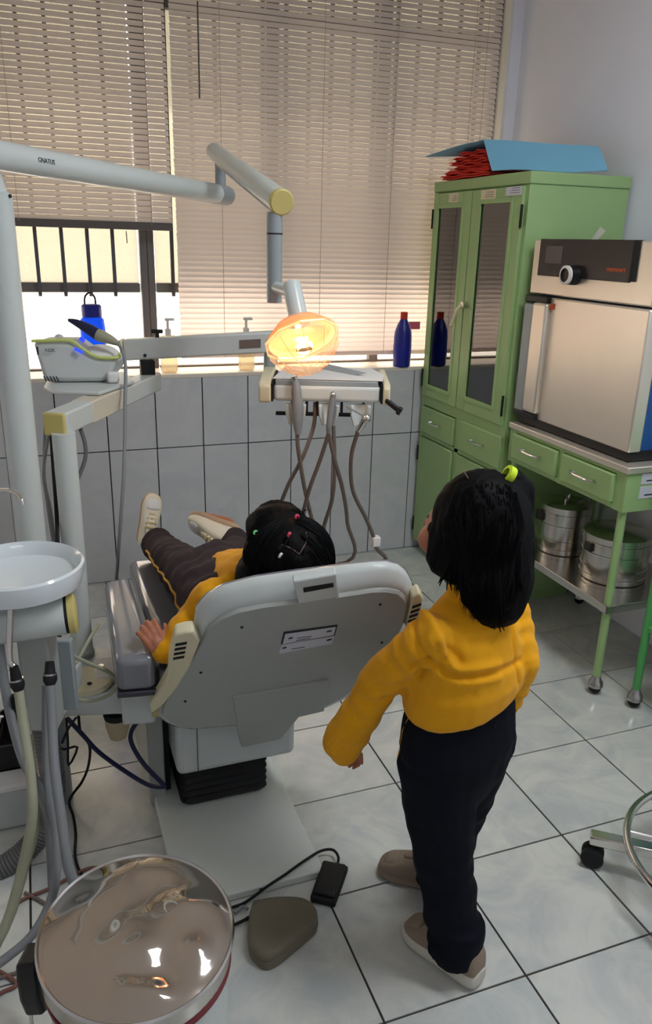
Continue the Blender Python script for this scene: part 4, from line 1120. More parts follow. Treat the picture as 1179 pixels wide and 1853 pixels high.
front = [V(p) for p in [(0.0393, -1.8158, 0.6865), (0.0403, -1.8349, 0.7238), (0.0565, -1.8556, 0.7586), (0.0882, -1.8749, 0.7851), (0.1483, -1.8959, 0.8046), (0.2290, -1.9169, 0.8164), (0.3162, -1.9381, 0.8265), (0.3788, -1.9532, 0.8335), (0.4165, -1.9598, 0.8328), (0.4487, -1.9593, 0.8200), (0.4722, -1.9508, 0.7948), (0.4888, -1.9351, 0.7578), (0.4974, -1.9130, 0.7113), (0.5041, -1.8822, 0.6482), (0.5012, -1.8521, 0.5899), (0.4886, -1.8191, 0.5296), (0.4705, -1.7935, 0.4858), (0.4574, -1.7677, 0.4399), (0.4260, -1.7342, 0.3853), (0.3824, -1.7076, 0.3488), (0.3225, -1.6860, 0.3280), (0.1695, -1.6447, 0.3024), (0.0618, -1.6224, 0.2976), (0.0075, -1.6234, 0.3193), (-0.0267, -1.6430, 0.3703), (-0.0234, -1.6727, 0.4277), (0.0019, -1.7050, 0.4820), (0.0260, -1.7489, 0.5597), (0.0435, -1.7931, 0.6403)]]
face = [V(p) for p in [(0.0524, -1.7420, 0.6483), (0.0534, -1.7620, 0.6875), (0.0705, -1.7838, 0.7240), (0.1037, -1.8040, 0.7518), (0.1668, -1.8261, 0.7723), (0.2516, -1.8481, 0.7848), (0.3431, -1.8704, 0.7953), (0.4089, -1.8862, 0.8027), (0.4484, -1.8932, 0.8020), (0.4822, -1.8926, 0.7885), (0.5068, -1.8837, 0.7621), (0.5243, -1.8672, 0.7232), (0.5333, -1.8440, 0.6744), (0.5404, -1.8117, 0.6081), (0.5373, -1.7801, 0.5469), (0.5241, -1.7454, 0.4836), (0.5051, -1.7186, 0.4376), (0.4913, -1.6915, 0.3894), (0.4584, -1.6563, 0.3321), (0.4126, -1.6284, 0.2938), (0.3497, -1.6057, 0.2719), (0.1890, -1.5623, 0.2451), (0.0760, -1.5389, 0.2400), (0.0190, -1.5400, 0.2629), (-0.0170, -1.5605, 0.3164), (-0.0134, -1.5918, 0.3766), (0.0131, -1.6257, 0.4337), (0.0384, -1.6717, 0.5152), (0.0568, -1.7181, 0.5998)]]
def about(pts, s):
    c = sum(pts, V((0, 0, 0))) / len(pts)
    return [c + (p - c) * s for p in pts]
def scaled(pts, s):
    return about([V(p) for p in pts], s)
def align(pts, n=72):
    """resample a closed outline by angle so that two outlines can be joined"""
    c = sum(pts, V((0, 0, 0))) / len(pts)
    e1 = V((1, 0, 0)); e1 = (e1 - BN * e1.dot(BN)).normalized(); e2 = BN.cross(e1)
    pol = [((p - c).dot(e1), (p - c).dot(e2)) for p in pts]
    out = []
    for k in range(n):
        a = 2 * PI * k / n
        dx, dy = math.cos(a), math.sin(a)
        best = 0
        for (x0, y0), (x1, y1) in zip(pol, pol[1:] + pol[:1]):
            den = dx * (y1 - y0) - dy * (x1 - x0)
            if abs(den) < 1e-9: continue
            t = (x0 * (y1 - y0) - y0 * (x1 - x0)) / den
            s_ = (x0 * dy - y0 * dx) / den
            if t > best and -1e-6 <= s_ <= 1 + 1e-6: best = t
        out.append(c + e1 * dx * best + e2 * dy * best)
    return out
ri, ro, rf, rc_ = align(inner), align(outer), align(front), align(face)
off = lambda ps, t: [p + BN * t for p in ps]
MB().rings([about(ri, 0.97), ri, off(about([a.lerp(b, 0.35) for a, b in zip(ri, ro)], 1.0), -0.006), off([a.lerp(b, 0.8) for a, b in zip(ri, ro)], -0.004), ro, off(about(ro, 0.99), 0.012)]).build('back_rim', M['plastic'], ch, sharp=60)
MB().rings([off(about(ri, 0.995), 0.002), off(about(ri, 0.995), -0.004), off(about(ri, 0.98), -0.010)]).build('back_shell', M['plasticd'], ch, sharp=30)
MB().rings([about(ro, 0.99), off(about(rf, 0.995), -0.012), rf, off(about(rf, 0.995), 0.010), about(rc_, 0.95), off(about(rc_, 0.87), 0.006)]).build('back_cushion', M['vinyl'], ch, sharp=60)
sl = MB().prism(shell([(0.2050, -1.9771, 0.8320), (0.2847, -2.0006, 0.8492), (0.3038, -1.9710, 0.7839), (0.2260, -1.9498, 0.7705)], 0.01), BN * -0.020).build('headrest_socket', M['plastic'], ch, bevel=0.003)
MB().prism(shell([(0.2266, -1.9735, 0.8170), (0.2829, -1.9890, 0.8269), (0.2862, -1.9841, 0.8161), (0.2299, -1.9678, 0.8046)], -0.0105), BN * -0.0012).build('socket_slot', M['rubber'], sl)
# side vents
lw = MB().prism(shell([(-0.0089, -1.8703, 0.6994), (0.0101, -1.8772, 0.7062), (0.0273, -1.8814, 0.7080), (0.0426, -1.8680, 0.6762), (0.0288, -1.8252, 0.5971), (0.0062, -1.7843, 0.5247), (-0.0220, -1.7477, 0.4629), (-0.0477, -1.7273, 0.4322), (-0.0532, -1.7438, 0.4667), (-0.0376, -1.7645, 0.5017), (-0.0178, -1.8019, 0.5681), (-0.0170, -1.8348, 0.6326)], 0.018), BN * -0.030).build('side_grip', M['cream'], ch, bevel=0.005, label='cream vented side grip')
for k in range(4):
    y = 1155 + k * 8.2
    o0, e0, ey = V((-0.0078, -1.8575, 0.6738)) , V((-0.0102, -1.8348, 0.6301)) - V((-0.0078, -1.8575, 0.6738)), V((0.0172, -1.8645, 0.6785)) - V((-0.0078, -1.8575, 0.6738))
    a = o0 + e0 * (k / 3)
    MB().prism(shell([a + ey * 0.08, a + ey * 0.96, a + ey * 0.94 + e0 * 0.15, a + ey * 0.05 + e0 * 0.15], -0.0125), BN * -0.0012).build('vent_slot', M['rubber'], lw)
rw = MB().prism(shell([(0.4552, -1.9918, 0.7699), (0.4678, -2.0002, 0.7819), (0.4810, -1.9940, 0.7648), (0.4883, -1.9749, 0.7245), (0.4840, -1.9568, 0.6904), (0.4695, -1.9458, 0.6740)], 0.02), BN * -0.030).build('side_grip', M['cream'], ch, bevel=0.004, label='cream vented side grip')
for k in range(4):
    a, e0, ey = V((0.4607, -1.9810, 0.7466)), V((0.4639, -1.9592, 0.7025)) - V((0.4607, -1.9810, 0.7466)), V((0.4792, -1.9888, 0.7551)) - V((0.4607, -1.9810, 0.7466))
    a = a + e0 * (k / 3)
    MB().prism(shell([a + ey * 0.1, a + ey, a + ey + e0 * 0.16, a + ey * 0.1 + e0 * 0.16], -0.0105), BN * -0.0012).build('vent_slot', M['rubber'], rw)
MB().sphere(V((0.0246, -1.8767, 0.6999)) + BN * -0.004, 0.006, 12, 8).build('status_light', M['gled'], ch, label='small green light')
# stickers
pl = MB().prism(shell([(0.2090, -1.9053, 0.6892), (0.3176, -1.9321, 0.7024), (0.3186, -1.9155, 0.6693), (0.2091, -1.8858, 0.6507)], -0.0105), BN * -0.0010).build('sticker_frame', M['ink'], ch)
MB().prism(shell([(0.2132, -1.9033, 0.6837), (0.3151, -1.9291, 0.6974), (0.3159, -1.9160, 0.6713), (0.2124, -1.8871, 0.6522)], -0.0116), BN * -0.0004).build('sticker', M['label'], pl)
MB().prism(shell([(0.2117, -1.8853, 0.6486), (0.3178, -1.9145, 0.6676), (0.3182, -1.9018, 0.6426), (0.2091, -1.8702, 0.6199)], -0.0105), BN * -0.0010).build('sticker', M['label'], ch)
mbp = MB()
for q in ([(0.2230, -1.8994, 0.6724), (0.2309, -1.9014, 0.6734), (0.2294, -1.8985, 0.6683), (0.2215, -1.8965, 0.6673)], [(0.2396, -1.9008, 0.6692), (0.2689, -1.9085, 0.6736), (0.2692, -1.9077, 0.6718), (0.2399, -1.9000, 0.6674)], [(0.2385, -1.8971, 0.6622), (0.2678, -1.9048, 0.6667), (0.2681, -1.9039, 0.6649), (0.2388, -1.8962, 0.6604)], [(0.2988, -1.9207, 0.6867), (0.3087, -1.9238, 0.6894), (0.3086, -1.9212, 0.6842), (0.2987, -1.9180, 0.6815)]):
    mbp.prism(shell(q, -0.0121), BN * -0.0003)
mbp.build('print', M['ink'], pl)
mbp = MB()
for q in ([(0.2152, -1.8821, 0.6412), (0.2232, -1.8841, 0.6422), (0.2217, -1.8811, 0.6370), (0.2137, -1.8791, 0.6359)], [(0.2338, -1.8819, 0.6340), (0.2611, -1.8893, 0.6387), (0.2615, -1.8885, 0.6369), (0.2341, -1.8810, 0.6322)], [(0.3045, -1.9072, 0.6581), (0.3145, -1.9104, 0.6608), (0.3144, -1.9077, 0.6555), (0.3043, -1.9045, 0.6528)]):
    mbp.prism(shell(q, -0.0116), BN * -0.0003)
mbp.build('print', M['ink'], pl)
for p in ((0.1221, -1.9008, 0.7118), (0.0512, -1.8168, 0.5722), (0.0245, -1.7608, 0.4718), (0.3930, -1.9744, 0.7582), (0.4276, -1.9189, 0.6363)):
    MB().prism(shell([V(p) + V((0.0035 * math.cos(a), 0, 0.0035 * math.sin(a))) for a in [k * PI / 4 for k in range(8)]], -0.0102), BN * -0.0008).build('screw', M['ink'], ch)
# raised panel and bracket low on the back
MB().prism(shell([(0.1271, -1.7842, 0.4804), (0.3350, -1.8409, 0.5165), (0.3495, -1.7831, 0.3975), (0.2957, -1.7651, 0.3817), (0.1502, -1.7259, 0.3574)], -0.006), BN * -0.010).build('lower_panel', M['plasticd'], ch, bevel=0.003)
MB().prism(shell([(0.1449, -1.7253, 0.3581), (0.2993, -1.7667, 0.3835), (0.2666, -1.7077, 0.2792), (0.1719, -1.6783, 0.2558)], 0.004), BN * -0.014).build('bracket', M['plasticd'], ch, bevel=0.004)
# pillar, lift and seat
MB().box((0.02, -1.62, 0.148), (0.335, -1.16, 0.31)).build('seat_base', M['plastic'], ch, bevel=0.018, seg=3)
MB().box((0.072, -1.622, 0.152), (0.0735, -1.618, 0.30)).build('panel_seam', M['panel'], ch)
MB().box((0.015, -1.60, 0.30), (0.34, -1.12, 0.43)).build('seat_carrier', M['plasticd'], ch, bevel=0.012)
mb = MB()
rs = []
for k in range(13):
    z = 0.028 + k * 0.0105
    s = 0.0 if k % 2 else 0.008
    x0, x1, y0, y1 = 0.032 + s, 0.268 - s, -1.592 + s, -1.25
    r = 0.02
    ring = []
    for cx, cy, a0 in ((x1 - r, y1 - r, 0), (x0 + r, y1 - r, 90), (x0 + r, y0 + r, 180), (x1 - r, y0 + r, 270)):
        for q in range(4):
            a = R(a0 + q * 30)
            ring.append(V((cx + r * math.cos(a), cy + r * math.sin(a), z)))
    rs.append(ring)
mb.rings(rs).build('bellows', M['rubber'], ch, sharp=20)
MB().box((-0.030, -1.905, 0.0), (0.318, -0.98, 0.022)).build('base_plate', M['basep'], ch, bevel=0.004)
MB().cyl((0.16, -1.907, 0.012), (0.16, -1.904, 0.012), 0.005, n=10).build('screw', M['rubber'], ch)
MB().box((-0.040, -1.52, 0.0), (0.002, -1.10, 0.42)).build('side_column', M['plasticd'], ch, bevel=0.004)
MB().box((0.002, -1.50, 0.024), (0.018, -1.12, 0.40)).build('column_gap', M['rubber'], ch)
def cushion(name, lo, hi, bev, mt, sub=0):
    return MB().box(lo, hi).build(name, M[mt], ch, bevel=bev, seg=5)
cushion('seat_cushion', (-0.018, -1.69, 0.425), (0.352, -1.07, 0.535), 0.022, 'vinyl')
cushion('seat_piping', (-0.020, -1.685, 0.42), (0.354, -1.068, 0.432), 0.004, 'vinyld')
# armrest beside the seat
pad = [(-0.1222, -1.7481, 0.5850), (-0.0367, -1.7603, 0.5850), (-0.0357, -1.3042, 0.5850), (-0.1061, -1.3169, 0.5850)]
a = MB().prism(pad, (0, 0, -0.085)).build('armrest', M['vinyl'], ch, bevel=0.018, seg=4, label='glossy grey vinyl armrest pad')
pm = [V(p) + V((0, 0, -0.080)) for p in pad]
MB().prism([p + V((0, 0, -0.004)) for p in pm], (0, 0, -0.014)).build('armrest_board', M['vinyld'], a, bevel=0.003)
e0, e1_ = V((-0.1095, -1.6432, 0.4800)), V((-0.0328, -1.6574, 0.4800))
ee = (e1_ - e0)
MB().prism([e0, e1_, e1_ + tv * 0.05, e0 + tv * 0.05], (0, 0, -0.135)).build('armrest_post', M['plastic'], ch, bevel=0.008)
MB().cyl(e1_ + V((0.0, 0.01, -0.1)), e1_ + V((0.02, 0.004, -0.1)), 0.018, n=20).build('post_cap', M['yellowed'], ch)

# ------------------------------------------------------------------ hands and shoes (shared builders)
def hand(mb, wrist, d, up, s=1.0, curl=0.6, thumb=1):
    """palm with five separate bent fingers; d: pointing direction, up: back of the hand"""
    w, d = V(wrist), V(d).normalized()
    u = (V(up) - d * d.dot(V(up))).normalized()
    x = d.cross(u) * thumb                      # towards the thumb
    mb.cap(w, w + d * 0.020 * s, 0.0125 * s, 0.014 * s)
    for k in range(4):
        o = (1.5 - k) * 0.0122 * s
        dk_ = (d + x * 0.14 * (1.5 - k)).normalized()
        a = w + d * 0.012 * s + x * o * 0.7
        b = w + d * (0.046 - 0.002 * abs(k - 1)) * s + x * o
        mb.cap(a, b, 0.0092 * s, 0.0070 * s)
        L = (0.025, 0.028, 0.026, 0.020)[k] * s
        c1 = curl * 0.7
        q = b + (dk_ * math.cos(c1) - u * math.sin(c1)) * L
        c2 = curl * 1.7
        e = q + (dk_ * math.cos(c2) - u * math.sin(c2)) * L * 0.75
        mb.cap(b, q, 0.0062 * s, 0.0056 * s)
        mb.cap(q, e, 0.0056 * s, 0.0047 * s)
    t0 = w + d * 0.012 * s + x * 0.012 * s
    t1 = t0 + (d * 0.6 + x * 0.8 - u * 0.2).normalized() * 0.022 * s
    t2 = t1 + (d * 0.85 + x * 0.35 - u * 0.4).normalized() * 0.020 * s
    mb.cap(t0, t1, 0.0095 * s, 0.0072 * s)
    mb.cap(t1, t2, 0.0070 * s, 0.0055 * s)

def shoe(person, heel, d, up, L, upper, sole, laces=True, label=None, hs=0.15):
    """heel: back of the sole; d: towards the toe; up: away from the sole"""
    h, d = V(heel), V(d).normalized()
    u = (V(up) - d * d.dot(V(up))).normalized()
    x = d.cross(u)
    def ring(t, w, z0, z1, sq=0.6, n=16):
        c = []
        for k in range(n):
            a = 2 * PI * k / n
            ca, sa = math.cos(a), math.sin(a)
            c.append(h + d * t * L + x * (w * L * abs(ca) ** sq * (1 if ca > 0 else -1)) + u * ((z0 + z1) / 2 + (z1 - z0) / 2 * abs(sa) ** sq * (1 if sa > 0 else -1)) * L)
        return c
    prof = [(0.0, 0.10), (0.02, 0.135), (0.10, 0.165), (0.28, 0.165), (0.5, 0.175), (0.7, 0.205), (0.85, 0.195), (0.95, 0.145), (1.0, 0.07)]
    mb = MB().rings([ring(t, w * 0.94, 0.08, z) for (t, w), z in zip(prof, (0.30, 0.46, 0.52, 0.50, 0.44, 0.36, 0.30, 0.25, 0.17))])
    up_ = mb.build('shoe', M[upper], person, sharp=80, label=label, sub=1)
    MB().rings([ring(t * 1.02 - 0.01, w, 0.0 if 0.05 < t < 0.9 else 0.025, hs) for t, w in prof]).build('sole', M[sole], up_, sharp=50, sub=1)
    # toe cap, tongue and laces
    MB().rings([ring(t, w * 0.80, 0.14, z) for t, w, z in ((0.70, 0.16, 0.375), (0.76, 0.19, 0.365), (0.86, 0.17, 0.325), (0.93, 0.12, 0.275))]).build('toe_cap', M['white' if upper == 'shoe' else upper], up_, sub=1)
    MB().rings([ring(t, w, z - 0.08, z) for t, w, z in ((0.26, 0.07, 0.60), (0.36, 0.08, 0.545), (0.52, 0.075, 0.475), (0.66, 0.06, 0.41))]).build('tongue', M[upper], up_, sub=1)
    if laces:
        for k in range(4):
            t = 0.40 + 0.075 * k
            z = 0.535 - 0.055 * k
            MB().tube([h + d * t * L + x * 0.10 * L + u * (z - 0.055) * L, h + d * (t + 0.02) * L + u * (z + 0.02) * L, h + d * t * L - x * 0.10 * L + u * (z - 0.055) * L], 0.0034, 6).build('lace', M['lace'], up_)
        MB().rings([[h + d * (t + dt) * L + x * (0.145 * L * math.cos(a)) + u * (0.20 + (0.335 + e) * math.sin(a)) * L for a in [R(-10) + R(200) * k / 12 for k in range(13)] for e in (0.0,)] for t, dt, e in ((0.27, -0.05, 0), (0.27, -0.05, 0.03), (0.27, 0.05, 0.03), (0.27, 0.05, 0))], cap=False).build('strap', M['sole'], up_)
    return up_

def nz(p, f, seed=0.0):
    return noise.noise(V(p) * f + V((seed, seed * 1.7, seed * 0.3)))

def snapped(o, pts, lift):
    tree = tree_of(o)
    out = []
    for q in catmull(pts, 3):
        h_ = tree.find_nearest(V(q))
        out.append(h_[0] + h_[1] * lift)
    return out

# ------------------------------------------------------------------ the child in the chair
pa = thing('person', (0.16, -1.45, 0.54), 'child lying in the dental chair in yellow top and dark trousers with gold piping', 'person', None)
hd = V((0.2512, -1.7899, 0.7945))
sh_l, sh_r = V((0.105, -1.735, 0.690)), V((0.345, -1.735, 0.690))
el_l, wr_l = V((0.0439, -1.6832, 0.5840)), V((-0.0184, -1.7501, 0.5846))
el_r, wr_r = V((0.385, -1.60, 0.62)), V((0.31, -1.46, 0.64))
chest, pel = V((0.225, -1.67, 0.685)), V((0.175, -1.45, 0.615))
hip_l, hip_r = V((0.1285, -1.6317, 0.6252)), V((0.225, -1.43, 0.610))
kn_l, an_l = V((0.0901, -1.3919, 0.6235)), V((0.0612, -1.0991, 0.5913))
kn_r, an_r = V((0.2243, -1.4160, 0.6327)), V((0.2647, -1.2504, 0.6325))
tL, tR = V((0.0713, -1.0129, 0.7118)), V((0.1664, -1.1589, 0.6883))
hL, hR = V((0.0325, -1.0280, 0.5713)), V((0.2877, -1.2377, 0.6593))
mb = MB()
Rh = Matrix.Rotation(R(-50), 3, 'X')
mb.sphere(hd, (0.073, 0.082, 0.088), 20, 14)
mb.sphere(hd + V((0, 0.035, -0.02)), (0.058, 0.06, 0.06), 16, 10)
mb.sphere(hd + V((0, 0.075, 0.055)), (0.045, 0.04, 0.045), 14, 8)
mb.cap(hd + V((0, 0.068, 0.062)), hd + V((0, 0.088, 0.074)), 0.011, 0.013)
for sx in (-1, 1):
    mb.sphere(hd + V((0.074 * sx, 0.03, 0.01)), (0.010, 0.022, 0.028), 10, 8)
mb.cap(hd + V((0, 0.02, -0.06)), chest + V((0.01, -0.06, 0.02)), 0.036, 0.04)
mb.limb([chest + V((0, -0.02, -0.02)), pel], [0.07, 0.07])
mb.limb([sh_l, sh_r], [0.045, 0.045])
mb.limb([sh_l, el_l, wr_l], [0.038, 0.03, 0.02])
mb.limb([sh_r, el_r, wr_r], [0.038, 0.03, 0.02])
mb.limb([pel, hip_l, kn_l, an_l], [0.07, 0.06, 0.045, 0.028])
mb.limb([pel, hip_r, kn_r, an_r], [0.08, 0.06, 0.045, 0.028])
mb.limb([an_l, hL.lerp(tL, 0.3), tL.lerp(hL, 0.2)], [0.026, 0.024, 0.018])
mb.limb([an_r, hR.lerp(tR, 0.3), tR.lerp(hR, 0.2)], [0.026, 0.024, 0.018])
hand(mb, V((-0.0224, -1.7465, 0.5902)), V((-0.0368, -1.7306, 0.6185)) - V((-0.0224, -1.7465, 0.5902)), (-0.1, -0.75, 0.65), 1.02, 0.95, 1)
hand(mb, wr_r, (-0.8, 0.5, 0.1), (0, -0.1, 1), 1.0, 0.5, 1)
blob('body', mb, 0.0028, M['skin'], pa, 3)
for sx in (-1, 1):
    MB().sphere(hd + V((0.026 * sx, 0.066, 0.083)), (0.010, 0.008, 0.008), 10, 8).build('eye', M['rubber'], pa)
# clothes
def wrinkle(amp, f, seed):
    def fn(p, n):
        return amp * (nz(V((p.x, p.y, p.z)), f, seed) + 0.5 * nz(p, f * 2.2, seed + 3))
    return fn
mb = MB()
mb.limb([chest + V((0.0, -0.03, -0.01)), chest.lerp(pel, 0.66) + V((0, -0.01, -0.012))], [0.098, 0.094], 18)
mb.limb([sh_l, sh_r], [0.054, 0.054])
mb.limb([sh_l, el_l, wr_l.lerp(el_l, 0.12)], [0.053, 0.048, 0.032], 14)
mb.limb([sh_r, el_r, wr_r], [0.053, 0.046, 0.032], 14)
mb.limb([V((0.1409, -1.7431, 0.7334)), V((0.0590, -1.7210, 0.6495)), V((0.0188, -1.7310, 0.6125))], [0.026, 0.034, 0.034], 12)
blob('sweater', mb, 0.005, M['yellow'], pa, 5, wrinkle(0.0045, 24, 2.0))
mb = MB()
mb.limb([pel, hip_l, kn_l, an_l], [0.098, 0.084, 0.061, 0.037], 16)
mb.limb([pel, hip_r, kn_r, an_r], [0.098, 0.078, 0.056, 0.034], 16)
mb.cap(an_l.lerp(kn_l, 0.25), an_l, 0.046, 0.046)
mb.cap(an_r.lerp(kn_r, 0.25), an_r, 0.042, 0.042)
def folds(p, n):
    t = (p - kn_l).dot((an_l - hip_l).normalized())
    return 0.0045 * math.sin(t * 95 + 4 * nz(p, 14)) * 0.7 + 0.0055 * nz(p, 22, 5)
pt_ = blob('trousers', mb, 0.005, M['greycloth'], pa, 4, folds)
MB().tube(snapped(pt_, [(-0.0053, -1.2020, 0.6125), (0.0078, -1.2750, 0.6116), (0.0231, -1.3566, 0.6204), (0.0396, -1.4382, 0.6305), (0.0501, -1.5092, 0.6324), (0.0549, -1.5583, 0.6268), (0.0545, -1.5956, 0.6175), (0.0553, -1.6329, 0.6090)], 0.0012), 0.0034, 6, k=2).build('gold_piping', M['goldline'], pa)
shoe(pa, hL, tL - hL, V((0.05, -0.75, 0.25)), 0.155, 'shoe', 'solein', True)
shoe(pa, hR, tR - hR, V((-0.15, -0.75, -0.35)), 0.155, 'shoe', 'solein', True)
# hair: parted and tied in small tufts
mb = MB()
mb.sphere(hd + V((0.003, -0.012, 0.004)), (0.097, 0.094, 0.092), 24, 16)
mb.sphere(hd + V((-0.055, -0.002, -0.035)), (0.060, 0.065, 0.062), 18, 12)
mb.sphere(hd + V((0.050, -0.010, -0.045)), (0.060, 0.06, 0.06), 18, 12)
mb.sphere(hd + V((-0.010, 0.035, 0.060)), (0.072, 0.066, 0.052), 18, 12)
mb.sphere(hd + V((-0.004, 0.066, 0.066)), (0.058, 0.040, 0.046), 18, 12)
seg_ = [(V((0.2776, -1.8540, 0.8768)), V((0.2501, -1.8803, 0.8393))), (V((0.2501, -1.8803, 0.8393)), V((0.2210, -1.8625, 0.8579)))]
def hairdisp(p, n):
    a = 0.0016 * nz(V((p.x * 1.0, p.y * 0.3, p.z * 0.3)), 120, 1) + 0.002 * nz(p, 30, 7)
    for s0, s1 in seg_:
        e = s1 - s0
        t = max(0, min(1, (p - s0).dot(e) / e.length_squared))
        q = (p - s0 - e * t).length
        a -= 0.004 * math.exp(-(q / 0.008) ** 2)
    return a
hp_ = blob('hair', mb, 0.004, M['hair'], pa, 6, hairdisp)
for pts in ([(0.2778, -1.8533, 0.8790), (0.2694, -1.8682, 0.8608), (0.2501, -1.8803, 0.8393)], [(0.2501, -1.8803, 0.8393), (0.2351, -1.8708, 0.8497), (0.2188, -1.8617, 0.8578)]):
    MB().tube(snapped(hp_, pts, 0.0008), 0.0011, 5, k=2).build('parting', M['part'], pa)
hc = hd + V((0.003, -0.010, 0.004))
def onhead(u, v, d0=1.55, r=0.097, off=0.0):
    return (u, v)
for p, mt in (((0.2658, -1.8079, 0.8827), 'pinkband'), ((0.2375, -1.8514, 0.8678), 'pinkband'), ((0.2103, -1.8784, 0.8408), 'whiteband'), ((0.1931, -1.7975, 0.8527), 'greenband')):
    p = V(p)
    n = (p - hc).normalized()
    t = n.cross(V((0.6, 0.2, 0.7))).normalized()
    q = hc + n * 0.098
    MB().lathe([(0.003, -0.003), (0.0062, -0.002), (0.0062, 0.002), (0.003, 0.003)], q, t, 14, closed=True).build('hair_tie', M[mt], pa, label={'pinkband': 'pink hair tie', 'whiteband': 'white hair tie', 'greenband': 'green hair tie'}[mt])
def strands(name, parent, curves, r, mt):
    mb = MB()
    for c in curves:
        k = len(c)
        mb.tube(c, [r * 0.7, r, r * 0.6, r * 0.15], 4, k=3, cap=False)
    o = mb.build(name, M[mt], parent)
    o['kind'] = 'stuff'
    return o
cs = []
rr = random.Random(3)
for k in range(260):
    a = rr.uniform(-2.9, 2.9)
    b = rr.uniform(0.1, 1.45)
    n = V((math.sin(a) * math.sin(b), -math.cos(a) * math.sin(b) * 0.9, math.cos(b)))
    t = V((n.x * 0.4 + (0.5 if n.x > 0.02 else -0.5), -0.25, -0.55 - n.z * 0.3))
    t = (t - n * t.dot(n)).normalized()
    rad = 0.095
    pts = []
    for s in range(4):
        nn = (n + t * s * 0.28).normalized()
        pts.append(hc + V((nn.x * 0.099, nn.y * 0.095, nn.z * 0.094)) + nn * (0.001 + 0.001 * rr.random()))
    cs.append(pts)
strands('hair_strands', pa, cs, 0.0013, 'hair')
cs = []
for k in range(46):
    u = rr.uniform(470, 560)
    p = V((hc.x + rr.uniform(-0.07, 0.05), hc.y + 0.02, hc.z + 0.090))
    cs.append([p, p + V((rr.uniform(-0.012, 0.01), 0.0, 0.006)), p + V((rr.uniform(-0.02, 0.016), 0, 0.010)), p + V((rr.uniform(-0.03, 0.02), 0, 0.012 + 0.006 * rr.random()))])
strands('loose_hairs', pa, cs, 0.0006, 'hair')

# ------------------------------------------------------------------ the child who stands
gi = thing('person', (0.50, -2.15, 0.0), 'child standing with back turned, long black hair, yellow sweater and black trousers', 'person', None)
gx, gy = 0.497, -2.155
f = V((-0.30, 0.954, 0)).normalized()            # where the body faces
l = V((-f.y, f.x, 0))                            # her left
def GP(a, b, z):                                 # a to her left, b forward
    return V((gx, gy, z)) + l * a + f * b
hfd = V((-0.52, 0.854, 0)).normalized()           # where the head faces
hl = V((-hfd.y, hfd.x, 0))
gh = V((0.493, -2.135, 0.965))
def HP(a, b, z):
    return gh + hl * a + hfd * b + V((0, 0, z))
S_l, S_r = GP(0.100, 0.0, 0.780), GP(-0.103, 0.0, 0.775)
E_l, W_l, C_l = V((0.3402, -2.1066, 0.6556)), V((0.2811, -2.0548, 0.4919)), V((0.3028, -2.0514, 0.4620))
E_r, W_r = V((0.5998, -2.1874, 0.6993)), V((0.5957, -2.1605, 0.5852))
pv = GP(0.0, 0.0, 0.54)
HL, HR = GP(0.05, -0.005, 0.505), GP(-0.05, 0.005, 0.505)
AL, AR = V((0.4886, -2.2306, 0.0500)), V((0.5473, -2.0448, 0.0500))
KL, KR = HL.lerp(AL, 0.52) + f * 0.015, HR.lerp(AR, 0.52) + f * 0.012
mb = MB()
mb.sphere(gh + V((0, 0, 0.012)), (0.070, 0.078, 0.085), 20, 14)
mb.sphere(HP(0, 0.026, -0.02), (0.062, 0.062, 0.07), 18, 12)
mb.sphere(HP(0, 0.034, -0.058), (0.036, 0.034, 0.03), 14, 10)
mb.cap(HP(0, 0.080, 0.0), HP(0, 0.090, -0.016), 0.007, 0.009)
mb.cap(HP(0.014, 0.078, -0.044), HP(-0.014, 0.078, -0.044), 0.008, 0.008)
for sx in (-1, 1):
    mb.sphere(HP(0.036 * sx, 0.056, -0.028), (0.028, 0.028, 0.028), 12, 8)
    mb.sphere(HP(0.062 * sx, -0.004, -0.012), (0.014, 0.014, 0.026), 10, 8)
mb.cap(HP(0, -0.008, -0.06), GP(0, 0, 0.80), 0.036, 0.04)
mb.limb([GP(0, 0, 0.735), GP(0, 0, 0.60)], [0.068, 0.07])
mb.limb([S_l, S_r], [0.03, 0.03])
mb.limb([S_l, E_l, W_l], [0.030, 0.026, 0.02])
mb.limb([S_r, E_r, W_r], [0.030, 0.026, 0.02])
mb.limb([pv, HL, KL, AL], [0.08, 0.065, 0.045, 0.028])
mb.limb([pv, HR, KR, AR], [0.08, 0.065, 0.045, 0.028])
hand(mb, V((0.3197, -2.0328, 0.4683)), (V((0.3461, -2.0158, 0.4189)) - V((0.3197, -2.0328, 0.4683))), (0.75, 0.2, 0.3), 0.82, 1.1, 1)
mb.cap(W_l, V((0.3197, -2.0328, 0.4683)), 0.02, 0.014)
hand(mb, W_r, f * 0.7 + V((0, 0, -0.7)) + l * 0.4, -l, 0.9, 0.8, -1)
blob('body', mb, 0.0032, M['skin'], gi, 3)
for sx in (-1, 1):
    MB().sphere(HP(0.026 * sx, 0.068, 0.008), (0.008, 0.008, 0.007), 10, 8).build('eye', M['rubber'], gi)
